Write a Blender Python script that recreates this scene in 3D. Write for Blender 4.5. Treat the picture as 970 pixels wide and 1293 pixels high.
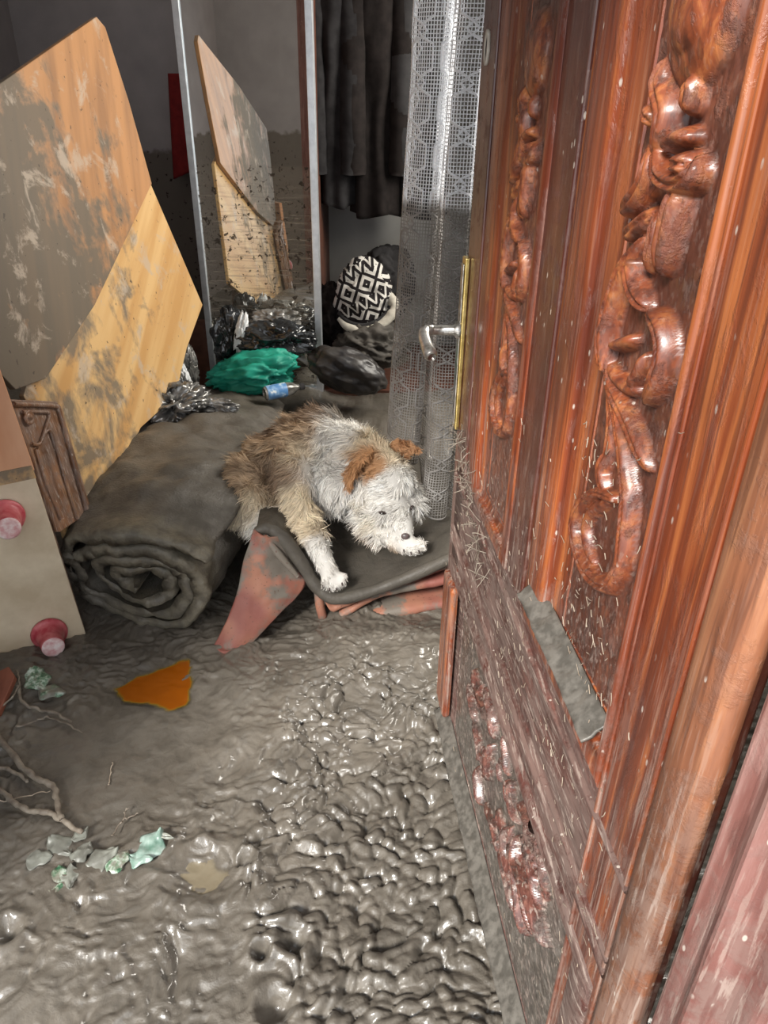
import bpy, math, random
import numpy as np
from mathutils import Vector, Matrix

for o in list(bpy.data.objects): bpy.data.objects.remove(o)
SC = bpy.context.scene
COL = SC.collection
rng = np.random.default_rng(7); random.seed(7)

# ------------------------------------------------------------------ camera, world, lights, exposure
F = 950.0; W, HH = 970.0, 1293.0; CX, CY = 485.0, 646.5; CH = 1.42
ROLL = math.atan2(460.-CX, 2315.-CY); PITCH = math.atan(F/math.hypot(460.-CX, 2315.-CY))
fwd = np.array([0, math.cos(PITCH), -math.sin(PITCH)])
up0 = np.array([0, math.sin(PITCH), math.cos(PITCH)]); rt0 = np.array([1., 0, 0])
RT = rt0*math.cos(ROLL)-up0*math.sin(ROLL); UP = up0*math.cos(ROLL)+rt0*math.sin(ROLL)
CAM = np.array([0, 0, CH])
cd = bpy.data.cameras.new('camera'); cam = bpy.data.objects.new('camera', cd); COL.objects.link(cam)
cd.sensor_fit = 'VERTICAL'; cd.sensor_height = 24; cd.lens = 24*F/HH; cd.clip_start = 0.02
cam.matrix_world = Matrix(((RT[0], UP[0], -fwd[0], 0), (RT[1], UP[1], -fwd[1], 0), (RT[2], UP[2], -fwd[2], CH), (0, 0, 0, 1)))
SC.camera = cam
wd = bpy.data.worlds.new('overcast_sky'); SC.world = wd; wd.use_nodes = True
bg = wd.node_tree.nodes['Background']; bg.inputs[0].default_value = (0.90, 0.95, 1.0, 1); bg.inputs[1].default_value = 1.2
sd = bpy.data.lights.new('sun', 'SUN'); sun = bpy.data.objects.new('sun', sd); COL.objects.link(sun)
sd.energy = 4.6; sd.angle = math.radians(16); sd.color = (1.0, 0.96, 0.9)
sun.location = (-1.5, -3, 4)
sun.rotation_euler = Vector((-0.55, -1.0, 0.86)).to_track_quat('Z', 'Y').to_euler()
# daylight through the room's second opening (a window high in the right wall, outside the picture)
ad = bpy.data.lights.new('window_daylight', 'AREA'); al = bpy.data.objects.new('window_daylight', ad); COL.objects.link(al)
ad.shape = 'RECTANGLE'; ad.size = 0.9; ad.size_y = 1.1; ad.energy = 44; ad.color = (1.0, 0.94, 0.84)
al.location = (1.12, 2.95, 1.75); al.rotation_euler = Vector((1.0, 0.0, 0.25)).to_track_quat('Z', 'Y').to_euler()
SC.view_settings.view_transform = 'Standard'; SC.view_settings.look = 'None'
SC.view_settings.exposure = 0.6; SC.view_settings.gamma = 1.0; SC.view_settings.use_curve_mapping = False

# ------------------------------------------------------------------ geometry helpers
def ray(x, y): return RT*(x-CX)-UP*(y-CY)+fwd*F
def onz(x, y, z=0.0):
    v = ray(x, y); return CAM+v*((z-CH)/v[2])
def ony(x, y, Y):
    v = ray(x, y); return CAM+v*(Y/v[1])
def onpl(x, y, p, n):
    v = ray(x, y); return CAM+v*(((np.array(p)-CAM)@n)/(v@n))

def mesh(name, V, Fc, mat=None, parent=None, smooth=True, org=None, col=None):
    me = bpy.data.meshes.new(name)
    V = np.asarray(V, dtype=np.float64)
    if parent is not None:
        q = parent; V = V.copy()
        while q is not None: V = V-np.array(q.location); q = q.parent
    elif org is not None: V = V-np.array(org)
    if isinstance(Fc, np.ndarray):
        n, k = Fc.shape
        me.vertices.add(len(V)); me.vertices.foreach_set('co', V.astype(np.float32).ravel())
        me.loops.add(n*k); me.loops.foreach_set('vertex_index', Fc.astype(np.int32).ravel())
        me.polygons.add(n); me.polygons.foreach_set('loop_start', np.arange(0, n*k, k, dtype=np.int32))
        me.update(calc_edges=True); me.validate()
    else:
        me.from_pydata([tuple(v) for v in V], [], [tuple(f) for f in Fc])
    if col is not None:
        a = me.color_attributes.new('Col', 'FLOAT_COLOR', 'POINT')
        c = np.ones((len(V), 4), np.float32); c[:, :col.shape[1]] = col; a.data.foreach_set('color', c.ravel())
    if smooth: me.polygons.foreach_set('use_smooth', np.ones(len(me.polygons), bool))
    o = bpy.data.objects.new(name, me); COL.objects.link(o)
    if parent is not None:
        o.parent = parent
    elif org is not None: o.location = org
    if mat: me.materials.append(mat)
    return o
def tag(o, label=None, cat=None, group=None, kind=None):
    for k, v in (('label', label), ('category', cat), ('group', group), ('kind', kind)):
        if v: o[k] = v
    return o
def thing(name, loc, label, cat, group=None):
    o = bpy.data.objects.new(name, None); COL.objects.link(o); o.location = tuple(float(c) for c in loc); o.empty_display_size = .05
    return tag(o, label, cat, group)
def grid_faces(n, m, wrap_n=False, wrap_m=False):
    i = np.arange(n if wrap_n else n-1); j = np.arange(m if wrap_m else m-1)
    I, J = np.meshgrid(i, j, indexing='ij'); I2 = (I+1) % n; J2 = (J+1) % m
    return np.stack([(I*m+J), (I2*m+J), (I2*m+J2), (I*m+J2)], -1).reshape(-1, 4)
def nrm(v): v = np.asarray(v, float); return v/(np.linalg.norm(v)+1e-12)
def box_vf(lo, hi, A=None, o=None):
    x0, y0, z0 = lo; x1, y1, z1 = hi
    V = np.array([(x0,y0,z0),(x1,y0,z0),(x1,y1,z0),(x0,y1,z0),(x0,y0,z1),(x1,y0,z1),(x1,y1,z1),(x0,y1,z1)], float)
    if A is not None: V = V@np.asarray(A)
    if o is not None: V = V+np.asarray(o)
    return V, [(0,3,2,1),(4,5,6,7),(0,1,5,4),(1,2,6,5),(2,3,7,6),(3,0,4,7)]
def bevel(o, w=.004, seg=2):
    m = o.modifiers.new('bevel', 'BEVEL'); m.width = w; m.segments = seg; m.limit_method = 'ANGLE'
    return o
def join(parts):
    V = []; Fc = []; n = 0
    for v, f in parts:
        V.append(np.asarray(v, float)); Fc += [tuple(int(i)+n for i in q) for q in f]; n += len(v)
    return np.vstack(V), Fc
def hull_prism(poly, n, d):
    """solid of an outline (3-D points in a plane) pushed by -n*d, with its real thickness"""
    P = np.asarray(poly, float); k = len(P); Q = P-np.asarray(n)*d
    return np.vstack([P, Q]), [tuple(range(k)), tuple(range(2*k-1, k-1, -1))]+[(i, i+k, (i+1) % k+k, (i+1) % k) for i in range(k)]
def frames(P):
    P = np.asarray(P, float); T = np.gradient(P, axis=0); T /= np.linalg.norm(T, axis=1)[:, None]+1e-12
    a = np.array([0, 0, 1.]) if abs(T[0][2]) < .9 else np.array([1., 0, 0])
    N = [nrm(a-T[0]*(a@T[0]))]
    for t in T[1:]:
        v = N[-1]-t*(N[-1]@t); N.append(nrm(v))
    N = np.array(N); B = np.cross(T, N); return T, N, B
def tube(P, R, k=8, cap=True):
    P = np.asarray(P, float); n = len(P); R = np.broadcast_to(np.asarray(R, float), (n,))
    T, N, B = frames(P); a = np.linspace(0, 2*np.pi, k, endpoint=False)
    V = P[:, None]+R[:, None, None]*(np.cos(a)[None, :, None]*N[:, None]+np.sin(a)[None, :, None]*B[:, None])
    V = V.reshape(-1, 3); Fc = [tuple(q) for q in grid_faces(n, k, wrap_m=True)]
    if cap: Fc += [tuple(range(k))[::-1], tuple(range((n-1)*k, n*k))]
    return V, Fc
def spline(P, n=40):
    P = np.asarray(P, float); m = len(P); t = np.linspace(0, m-1, n); i = np.clip(t.astype(int), 0, m-2); f = (t-i)[:, None]
    p0 = P[np.maximum(i-1, 0)]; p1 = P[i]; p2 = P[i+1]; p3 = P[np.minimum(i+2, m-1)]
    return .5*((2*p1)+(-p0+p2)*f+(2*p0-5*p1+4*p2-p3)*f**2+(-p0+3*p1-3*p2+p3)*f**3)
def lathe(prof, c, axis, k=24):
    axis = nrm(axis); a = np.array([0, 0, 1.]) if abs(axis[2]) < .9 else np.array([1., 0, 0])
    N = nrm(np.cross(axis, a)); B = np.cross(axis, N); th = np.linspace(0, 2*np.pi, k, endpoint=False)
    V = [np.asarray(c)+axis*h+r*(math.cos(t)*N+math.sin(t)*B) for r, h in prof for t in th]
    n = len(prof); Fc = [tuple(q) for q in grid_faces(n, k, wrap_m=True)]+[tuple(range(k))[::-1], tuple(range((n-1)*k, n*k))]
    return np.array(V), Fc

# ------------------------------------------------------------------ noise
def _h(ix, iy, iz, s):
    n = (ix.astype(np.int64)*374761393+iy.astype(np.int64)*668265263+iz.astype(np.int64)*2147483647+s*974634777) & 0xffffffff
    n = ((n ^ (n >> 13))*1274126177) & 0xffffffff
    n = (n ^ (n >> 16)) & 0xffffffff
    return n/4294967295.0
def vn(x, y, z=0.0, s=0):
    x = np.asarray(x, float); y = np.asarray(y, float)+0*x; z = np.asarray(z, float)+0*x
    ix = np.floor(x); iy = np.floor(y); iz = np.floor(z); fx = x-ix; fy = y-iy; fz = z-iz
    q = lambda t: t*t*t*(t*(t*6-15)+10)
    ux, uy, uz = q(fx), q(fy), q(fz); r = 0
    for a in (0, 1):
        for b in (0, 1):
            for c in (0, 1):
                r = r+_h(ix+a, iy+b, iz+c, s)*(ux if a else 1-ux)*(uy if b else 1-uy)*(uz if c else 1-uz)
    return r*2-1
def fbm(x, y, z=0.0, s=0, o=4, g=.5):
    r = 0; a = 1.
    for i in range(o): r = r+a*vn(np.asarray(x)*2**i, np.asarray(y)*2**i, np.asarray(z)*2**i, s+i*17); a *= g
    return r
def worley(x, y, s=0):
    ix = np.floor(x); iy = np.floor(y); f1 = np.full(x.shape, 9.); f2 = np.full(x.shape, 9.); hh = np.zeros(x.shape)
    for a in (-1, 0, 1):
        for b in (-1, 0, 1):
            px = ix+a+_h(ix+a, iy+b, 0*ix, s); py = iy+b+_h(ix+a, iy+b, 0*ix+1, s)
            d = np.hypot(px-x, py-y); h = _h(ix+a, iy+b, 0*ix+2, s)
            c = d < f1; f2 = np.where(c, f1, np.minimum(f2, d)); hh = np.where(c, h, hh); f1 = np.where(c, d, f1)
    return f1, f2, hh
def sst(a, b, x): t = np.clip((x-a)/(b-a), 0, 1); return t*t*(3-2*t)

# ------------------------------------------------------------------ materials
class NT:
    def __init__(s, name):
        s.m = bpy.data.materials.new(name); s.m.use_nodes = True; s.t = s.m.node_tree; s.n = s.t.nodes; s.l = s.t.links
        s.b = s.n['Principled BSDF']; s.out = s.n['Material Output']
    def node(s, typ, ins=None, **kw):
        n = s.n.new(typ)
        for k, v in kw.items(): setattr(n, k, v)
        for k, v in (ins or {}).items(): s.put(n.inputs[k], v)
        return n
    def put(s, sock, v):
        if isinstance(v, bpy.types.NodeSocket): s.l.new(v, sock)
        elif isinstance(v, (tuple, list)) and len(v) == 3 and sock.type == 'RGBA': sock.default_value = (*v, 1)
        else: sock.default_value = v
    def pos(s): return s.node('ShaderNodeNewGeometry').outputs['Position']
    def mp(s, vec, sc=(1, 1, 1), rot=(0, 0, 0)):
        return s.node('ShaderNodeMapping', {'Vector': vec, 'Scale': sc, 'Rotation': rot}).outputs[0]
    def noise(s, vec, sc=5., det=4., ro=.55, dist=0.):
        return s.node('ShaderNodeTexNoise', {'Vector': vec, 'Scale': sc, 'Detail': det, 'Roughness': ro, 'Distortion': dist}).outputs[0]
    def ramp(s, f, stops, interp='LINEAR'):
        n = s.node('ShaderNodeValToRGB', {'Fac': f}); n.color_ramp.interpolation = interp; e = n.color_ramp.elements
        while len(e) < len(stops): e.new(.5)
        for i, (p, c) in enumerate(stops):
            e[i].position = p; e[i].color = (*c, 1) if isinstance(c, (tuple, list)) else (c, c, c, 1)
        return n.outputs[0]
    def mix(s, f, a, b):
        n = s.node('ShaderNodeMix', data_type='RGBA'); s.put(n.inputs[0], f); s.put(n.inputs[6], a); s.put(n.inputs[7], b); return n.outputs[2]
    def math(s, op, a, b=0., clamp=False):
        n = s.node('ShaderNodeMath', operation=op, use_clamp=clamp); s.put(n.inputs[0], a); s.put(n.inputs[1], b); return n.outputs[0]
    def mr(s, v, a, b, c=0., d=1.):
        n = s.node('ShaderNodeMapRange'); n.interpolation_type = 'SMOOTHSTEP'
        for i, q in enumerate((v, a, b, c, d)): s.put(n.inputs[i], q)
        return n.outputs[0]
    def sep(s, vec): return s.node('ShaderNodeSeparateXYZ', {0: vec}).outputs
    def bump(s, h, st=.3, dist=.005):
        n = s.node('ShaderNodeBump', {'Strength': st, 'Distance': dist, 'Height': h}); s.put(s.b.inputs['Normal'], n.outputs[0]); return n
    def fin(s, col=None, rough=None, metal=None, spec=None, coat=None, coatr=None, sheen=None, **kw):
        for k, v in (('Base Color', col), ('Roughness', rough), ('Metallic', metal), ('Specular IOR Level', spec), ('Coat Weight', coat), ('Coat Roughness', coatr), ('Sheen Weight', sheen)):
            if v is not None: s.put(s.b.inputs[k], v)
        return s.m
def simple(name, c1, c2, sc=20., rough=.6, bump=.2, bd=.003, metal=0., spec=.5, coat=0., stretch=(1, 1, 1), det=4.):
    t = NT(name); p = t.mp(t.pos(), stretch); n = t.noise(p, sc, det)
    t.bump(n, bump, bd)
    return t.fin(t.ramp(n, [(.35, c1), (.65, c2)]), rough, metal, spec, coat)

MUD1, MUD2, MUD3 = (.150, .132, .108), (.105, .092, .075), (.060, .052, .042)
def m_mud(name, wet=1., dark=1.):
    t = NT(name); p = t.pos()
    a = t.noise(p, 3.2, 5.); b = t.noise(p, 26., 8., .62, .5); c = t.noise(p, 150., 4., .6)
    k = lambda q: tuple(v*dark for v in q)
    col = t.mix(t.ramp(a, [(.38, 0.), (.62, 1.)]), k(MUD1), k(MUD2))
    col = t.mix(t.math('MULTIPLY', t.ramp(b, [(.45, 0.), (.7, 1.)]), .55), col, k(MUD3))
    a2 = t.noise(p, 7., 3.); h = t.math('ADD', t.math('MULTIPLY', b, .7), t.math('MULTIPLY', c, .12)); t.bump(h, .6 if wet > .5 else .6, .010)
    r = t.ramp(t.noise(p, 9., 3.), [(.38, .12), (.62, .34)]) if wet > .5 else t.ramp(b, [(.35, .45), (.65, .7)])
    return t.fin(col, t.math('ADD', r, .22), spec=.5, coat=t.ramp(a2, [(.40, .15), (.58, .9)]), coatr=.13) if wet > .5 else t.fin(col, r, spec=.4)
M_mud = m_mud('wet_mud'); M_mudcarpet = m_mud('mud_soaked_carpet', 0., .62)
def m_ledge():
    t = NT('settled_grey_mud'); p = t.pos(); n = t.noise(p, 60., 4.)
    t.bump(n, .3, .003); return t.fin(t.mix(t.ramp(n, [(.4, 0.), (.6, 1.)]), (.085, .078, .067), (.150, .138, .120)), .35, spec=.5)
M_ledge = m_ledge()

FILMAX = {'dust_caked_red_wood': (1, .35, 1), 'orange_varnished_wood': (1, 1, .5)}
def m_wood(name, dark, mid, light, axis=(1, 1, .09), sc=26., coat=.35, dirt=1., rough=.3, alt=None, bst=.3):
    """varnished carved wood; flood dirt below the water mark, dust specks"""
    t = NT(name); p = t.pos(); q = t.mp(p, axis)
    g = t.noise(q, sc, 6., .6, .6); big = t.noise(t.mp(p, (1, 1, .35)), 7., 3.)
    col = t.ramp(g, [(.28, dark), (.5, mid), (.72, light)])
    col = t.mix(t.ramp(big, [(.42, 0.), (.66, .75)]), col, dark)
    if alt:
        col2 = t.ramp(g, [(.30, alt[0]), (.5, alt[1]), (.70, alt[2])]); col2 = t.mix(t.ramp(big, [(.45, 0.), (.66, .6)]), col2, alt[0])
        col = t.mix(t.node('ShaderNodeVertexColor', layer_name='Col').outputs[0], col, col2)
    z = t.sep(p)[2]; low = t.mr(z, 1.08, .62)
    film = t.noise(t.mp(p, FILMAX.get(name, (1, 1, 1))), 24., 8., .72, .4); film2 = t.noise(t.mp(p, (1, 1, .25)), 90., 3.)
    th = t.math('ADD', t.math('MULTIPLY', film, .75), t.math('MULTIPLY', film2, .25))
    f = t.math('ADD', th, t.math('MULTIPLY', low, .085*dirt))
    mud = t.ramp(f, [(.52, 0.), (.63, .85)])
    col = t.mix(t.math('MULTIPLY', mud, t.math('ADD', .14, t.math('MULTIPLY', low, .50))), col, (.185, .14, .118))
    sk = t.noise(q, 170., 4., .6); sm_ = t.math('MULTIPLY', t.ramp(sk, [(.55, 0.), (.62, 1.)]), t.math('ADD', .10, t.math('MULTIPLY', low, .42)))
    col = t.mix(sm_, col, (.42, .34, .29)); sk2 = t.noise(q, 90., 3.); col = t.mix(t.math('MULTIPLY', t.ramp(sk2, [(.56, 0.), (.62, 1.)]), .55), col, dark)
    v = t.node('ShaderNodeTexVoronoi', {'Vector': t.mp(p, (1, 1, .45)), 'Scale': 75.}).outputs[0]
    sp = t.math('MULTIPLY', t.ramp(v, [(.10, 1.), (.16, 0.)]), t.ramp(t.noise(p, 30., 2.), [(.52, 0.), (.60, 1.)]))
    col = t.mix(t.math('MULTIPLY', sp, .75), col, (.50, .44, .38))
    t.bump(t.math('ADD', t.math('MULTIPLY', g, .5), t.math('MULTIPLY', mud, .8)), bst, .0025)
    r = t.math('ADD', rough, t.math('MULTIPLY', mud, .35))
    t.fin(col, r, spec=.5, coat=t.math('MULTIPLY', t.math('SUBTRACT', 1., mud), coat), coatr=.18)
    return t.m
M_wd = m_wood('dark_varnished_wood', (.050, .013, .009), (.105, .030, .019), (.175, .055, .030))
M_wo = m_wood('orange_varnished_wood', (.070, .016, .010), (.215, .048, .017), (.46, .145, .045), axis=(1, 1, .035), sc=48., coat=.3, dirt=.8, bst=.5)
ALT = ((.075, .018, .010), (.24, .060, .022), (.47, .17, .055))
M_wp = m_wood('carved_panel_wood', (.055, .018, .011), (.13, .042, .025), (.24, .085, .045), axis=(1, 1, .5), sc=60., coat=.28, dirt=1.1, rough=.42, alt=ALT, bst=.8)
M_wpl = m_wood('carved_muddy_wood', (.045, .036, .030), (.105, .088, .072), (.30, .27, .24), axis=(1, .4, .6), sc=110., coat=.6, dirt=.3, rough=.35, alt=((.045, .018, .014), (.125, .045, .034), (.27, .12, .088)), bst=1.)
M_wc = m_wood('carved_relief_wood', (.10, .022, .012), (.30, .065, .022), (.52, .17, .055), axis=(1, 1, .25), sc=40., coat=.7, dirt=.4, rough=.22)
M_wr = m_wood('worn_red_brown_wood', (.12, .042, .034), (.23, .095, .078), (.42, .24, .21), coat=.1, dirt=1.2, rough=.45)
M_we = m_wood('worn_orange_edge_wood', (.10, .036, .020), (.27, .105, .052), (.47, .215, .105), axis=(1, 1, .05), sc=42., coat=.15, dirt=1.1, rough=.4, bst=.5)
M_wlow = m_wood('dust_caked_red_wood', (.048, .018, .014), (.110, .040, .032), (.21, .090, .072), axis=(1, .07, 1), sc=48., coat=.2, dirt=1.4, rough=.36, bst=.6)
def m_board(name, c, streak, mudc, amt, ang, thr=.5, side=0.):
    t = NT(name); p = t.pos()
    q = t.mp(t.mp(p, (1, 1, 1), (ang, 0, 0)), (1, 1, .06)); g = t.noise(q, 17., 4., .5)
    col = t.mix(t.ramp(g, [(.40, 0.), (.62, 1.)]), c, streak)
    S = t.sep(p)
    m1 = t.noise(p, 5.5, 6., .62, .4); m2 = t.noise(t.mp(p, (1, 1, .4)), 30., 4.)
    f = t.math('ADD', t.math('MULTIPLY', m1, .8), t.math('MULTIPLY', m2, .2))
    f = t.math('ADD', f, t.math('MULTIPLY', t.mr(t.math('ADD', S[1], t.math('MULTIPLY', S[2], side)), 3.0+side, 2.15+side), amt))
    mask = t.ramp(f, [(thr, 0.), (thr+.10, .85)])
    col = t.mix(mask, col, mudc)
    f2 = t.ramp(t.noise(p, 9., 7., .68, .5), [(.56, 0.), (.64, .65)])
    col = t.mix(f2, col, (.46, .38, .30))
    v = t.ramp(t.noise(p, 55., 2.), [(.70, 0.), (.74, .8)]); col = t.mix(v, col, (.05, .035, .025))
    t.bump(m2, .2, .003)
    return t.fin(col, t.math('ADD', .35, t.math('MULTIPLY', mask, .3)), spec=.4)
M_board1 = m_board('orange_veneer_with_mud', (.44, .225, .10), (.30, .155, .075), (.095, .088, .068), .26, .35, .61, .6)
M_board2 = m_board('pale_pine_board', (.62, .40, .18), (.50, .28, .105), (.13, .11, .085), .20, .95, .64, .0)
def m_carpetred():
    t = NT('red_carpet_with_mud'); p = t.pos()
    n = t.noise(p, 9., 5., .6); n2 = t.noise(p, 120., 2.)
    col = t.ramp(t.noise(p, 5., 2.), [(.42, (.22, .075, .058)), (.56, (.33, .150, .098))])
    col = t.mix(t.ramp(n, [(.47, 0.), (.56, 1.)]), col, (.16, .138, .114))
    col = t.mix(t.ramp(n2, [(.66, 0.), (.70, .8)]), col, (.10, .045, .03))
    t.bump(t.math('ADD', n, t.math('MULTIPLY', n2, .2)), .35, .004); return t.fin(col, .6, spec=.35)
M_cred = m_carpetred()
M_wall = simple('grey_plaster', (.22, .205, .21), (.26, .245, .25), 3., .85, .15)
def m_wall():
    t = NT('plaster_with_flood_mark'); p = t.pos(); z = t.sep(p)[2]
    n = t.noise(p, 6., 5.); base = t.ramp(n, [(.3, (.38, .35, .355)), (.7, (.47, .435, .44))])
    zz = t.math('ADD', z, t.math('MULTIPLY', t.noise(p, 14., 4.), .10))
    low = t.mr(zz, 1.165, 1.135); col = t.mix(t.math('MULTIPLY', low, .82), base, (.14, .115, .09))
    sp = t.ramp(t.noise(p, 38., 3.), [(.64, 0.), (.68, 1.)]); col = t.mix(t.math('MULTIPLY', sp, low), col, (.035, .028, .022))
    t.bump(n, .2, .004); return t.fin(col, .85, spec=.25)
M_wallf = m_wall()
M_white = simple('dirty_white_board', (.34, .34, .32), (.42, .42, .40), 4., .7, .1)
M_black = simple('black_cloth', (.012, .011, .012), (.025, .023, .024), 30., .85, .4)
M_coat = simple('dark_padded_coat_cloth', (.013, .011, .0105), (.022, .018, .017), 25., .95, .4, spec=.1)
M_coat2 = simple('charcoal_coat_cloth', (.017, .016, .017), (.028, .027, .028), 25., .95, .4, spec=.1)
M_alu = simple('scuffed_aluminium', (.62, .65, .68), (.74, .77, .80), 40., .35, .1, metal=.75)
M_brass = simple('worn_brass', (.55, .40, .12), (.80, .62, .25), 60., .32, .3, metal=.9)
M_steel = simple('muddy_chrome', (.30, .28, .25), (.75, .74, .72), 60., .28, .3, metal=.9)
M_redpl = simple('scuffed_red_plastic', (.42, .035, .055), (.58, .16, .17), 35., .45, .3)
M_redend = simple('scraped_pale_plastic', (.60, .30, .30), (.78, .66, .64), 60., .6, .3)
M_redc = simple('red_hanging_cloth', (.20, .006, .008), (.28, .012, .012), 30., .8, .3)
M_green = simple('teal_green_cloth', (.004, .21, .15), (.012, .34, .24), 12., .6, .25)
M_bag = simple('black_plastic_bag', (.010, .011, .012), (.03, .032, .035), 12., .16, .5, .01, spec=.7)
M_bagd = simple('dusty_black_bag', (.012, .012, .015), (.045, .04, .036), 16., .42, .5, .008)
M_foil = simple('silver_and_black_foil', (.03, .03, .03), (.46, .45, .43), 16., .25, .4, metal=.55)
M_foild = simple('dirty_clear_plastic', (.10, .095, .085), (.42, .41, .39), 16., .2, .4, metal=.3)
M_whitebag = simple('white_plastic', (.70, .72, .73), (.84, .86, .87), 20., .35, .3)
M_rope = simple('brown_painted_wood', (.07, .025, .015), (.13, .05, .03), 20., .5, .3)
M_cream = simple('cream_fleece', (.40, .37, .31), (.56, .53, .46), 40., .9, .6)
M_grey = simple('muddy_grey_cloth', (.045, .04, .034), (.09, .08, .068), 20., .75, .5)
M_straw = simple('straw', (.24, .18, .13), (.44, .37, .29), 30., .7, .1)
M_twig = simple('muddy_twig', (.14, .11, .085), (.28, .24, .19), 40., .6, .4)
M_redwood = simple('muddy_red_board', (.16, .05, .03), (.24, .08, .045), 12., .5, .3)
def m_leaf():
    t = NT('variegated_leaf'); p = t.pos(); n = t.noise(p, 60., 4., .7)
    col = t.ramp(n, [(.40, (.03, .10, .05)), (.50, (.16, .26, .17)), (.60, (.50, .58, .50))])
    col = t.mix(t.ramp(t.noise(p, 25., 3.), [(.48, 0.), (.58, .9)]), col, (.19, .17, .14))
    t.bump(n, .3, .002); return t.fin(col, .3, spec=.6)
M_leaf = m_leaf()
M_leafmud = simple('mud_covered_leaf', (.15, .15, .13), (.26, .27, .235), 30., .35, .4)
M_leafteal = simple('pale_teal_leaf', (.10, .18, .14), (.33, .42, .38), 35., .3, .3)

# ------------------------------------------------------------------ room shell
def struct(name, V, Fc, m, smooth=False): return tag(mesh(name, V, Fc, m, smooth=smooth), kind='structure')
XL, XR, YB, ZC, YF = -1.85, 1.25, 4.35, 2.75, .40
def wallbox(name, lo, hi, m=None):
    V, Fc = box_vf(lo, hi); return struct(name, V, Fc, m or M_wallf)
wallbox('wall_back', (XL-.15, YB, -.2), (XR+.15, YB+.15, ZC))
wallbox('wall_left', (XL-.15, YF, -.2), (XL, YB, ZC))
# right wall with a window opening
V, Fc = join([box_vf((XR, YF, -.2), (XR+.15, 2.4, ZC)), box_vf((XR, 3.5, -.2), (XR+.15, YB, ZC)), box_vf((XR, 2.4, -.2), (XR+.15, 3.5, 1.2)), box_vf((XR, 2.4, 2.3), (XR+.15, 3.5, ZC))])
struct('wall_right', V, Fc, M_wallf)
V, Fc = join([box_vf((XL-.15, YF-.22, -.2), (-1.25, YF, ZC)), box_vf((.47, YF-.22, -.2), (XR+.15, YF, ZC)), box_vf((-1.25, YF-.22, 2.16), (.47, YF, ZC))])
struct('wall_front', V, Fc, M_wallf)
wallbox('ceiling', (XL-.15, YF-.22, ZC), (XR+.15, YB+.15, ZC+.1), M_white)

# ------------------------------------------------------------------ mud floor
def lin(segs):
    r = []
    for a, b, st in segs: r.append(np.arange(a, b, st))
    return np.concatenate(r+[[segs[-1][1]]])
def seg_pts(pts, z=0.): return [onz(x, y, z)[:2] for x, y in pts]
def inpoly_soft(x, y, poly, soft):
    """1 inside the polygon, fading over 'soft'"""
    P = np.array(poly); d = np.full(x.shape, 9.); ins = np.zeros(x.shape, bool); n = len(P)
    for i in range(n):
        a, b = P[i], P[(i+1) % n]; e = b-a; t = np.clip(((x-a[0])*e[0]+(y-a[1])*e[1])/(e@e), 0, 1)
        d = np.minimum(d, np.hypot(x-a[0]-t*e[0], y-a[1]-t*e[1]))
        c = ((a[1] > y) != (b[1] > y)) & (x < (b[0]-a[0])*(y-a[1])/(b[1]-a[1]+1e-12)+a[0]); ins ^= c
    return sst(-soft, soft, np.where(ins, d, -d))
BUMPY = seg_pts([(375, 860), (470, 830), (560, 860), (580, 960), (640, 1180), (680, 1400), (420, 1400), (330, 1230), (290, 1080), (330, 960)])
SMOOTH1 = seg_pts([(150, 890), (280, 860), (300, 930), (240, 1010), (160, 1040), (60, 1020), (40, 930)])
PUD = onz(262, 1105)[:2]
PITS = [(onz(348, 1272)[:2], .022), (onz(372, 1190)[:2], .020), (onz(330, 1205)[:2], .012), (onz(8, 1180)[:2], .02), (onz(312, 1090)[:2], .012)]
def mudh(x, y):
    x = np.asarray(x, float); y = np.asarray(y, float)
    wx = x+.03*fbm(x*9, y*9, s=3, o=3); wy = y+.03*fbm(x*9, y*9, s=8, o=3)
    h = .016*fbm(x*3.2, y*3.2, s=1, o=3)
    # ropy smeared folds
    r = 1-np.abs(fbm(wx*9+wy*4, wy*11, s=5, o=4, g=.55)); lump = .011*(r-.55)*(.35+.65*sst(-.25, .35, fbm(x*4.2, y*4.2, s=77, o=2)))
    r2 = 1-np.abs(vn(wx*26, wy*26, s=15)); lump = lump+.006*r2+.0055*(1-np.abs(fbm(wx*48, wy*48, s=19, o=2)))
    sm = inpoly_soft(x, y, SMOOTH1, .06); far = sst(1.9, 2.3, y)
    h = h+lump*(1-.75*sm)*(1-.6*far)
    # blobby trampled mud
    bm = inpoly_soft(x, y, BUMPY, .07)
    sx = (wx*.97+wy*.22); sy = (wy*.97-wx*.22)
    f1, f2, hh = worley(sx*34, sy*40, 2); dome = np.sqrt(np.clip(1-(f1/.78)**2, 0, 1))
    g1, g2, gg = worley(sx*66+3.3, sy*70, 4); dome2 = np.sqrt(np.clip(1-(g1/.8)**2, 0, 1))
    big = vn(wx*12, wy*12, s=31)
    h = h+bm*(dome*(.012+.013*hh)+dome2*.005*dome+.010*big-.012)-bm*lump*.85
    # puddle hollow and pits
    d = np.hypot((x-PUD[0])/.075, (y-PUD[1])/.055); h = h-.022*np.exp(-d**2)+.010*np.exp(-((d-1.35)/.35)**2)
    for (c, r) in PITS:
        d = np.hypot(x-c[0], y-c[1])/r; h = h-.030*np.exp(-d**2)+.008*np.exp(-((d-1.9)/.6)**2)
    # heaps towards the back of the room
    h = h+.20*sst(2.35, 3.2, y)+.02*fbm(x*5, y*5, s=41, o=3)*sst(2.2, 2.8, y)
    h = h-.030*np.exp(-((x-.03)/.20)**2-((y-1.87)/.10)**2)
    return h-.004
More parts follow.
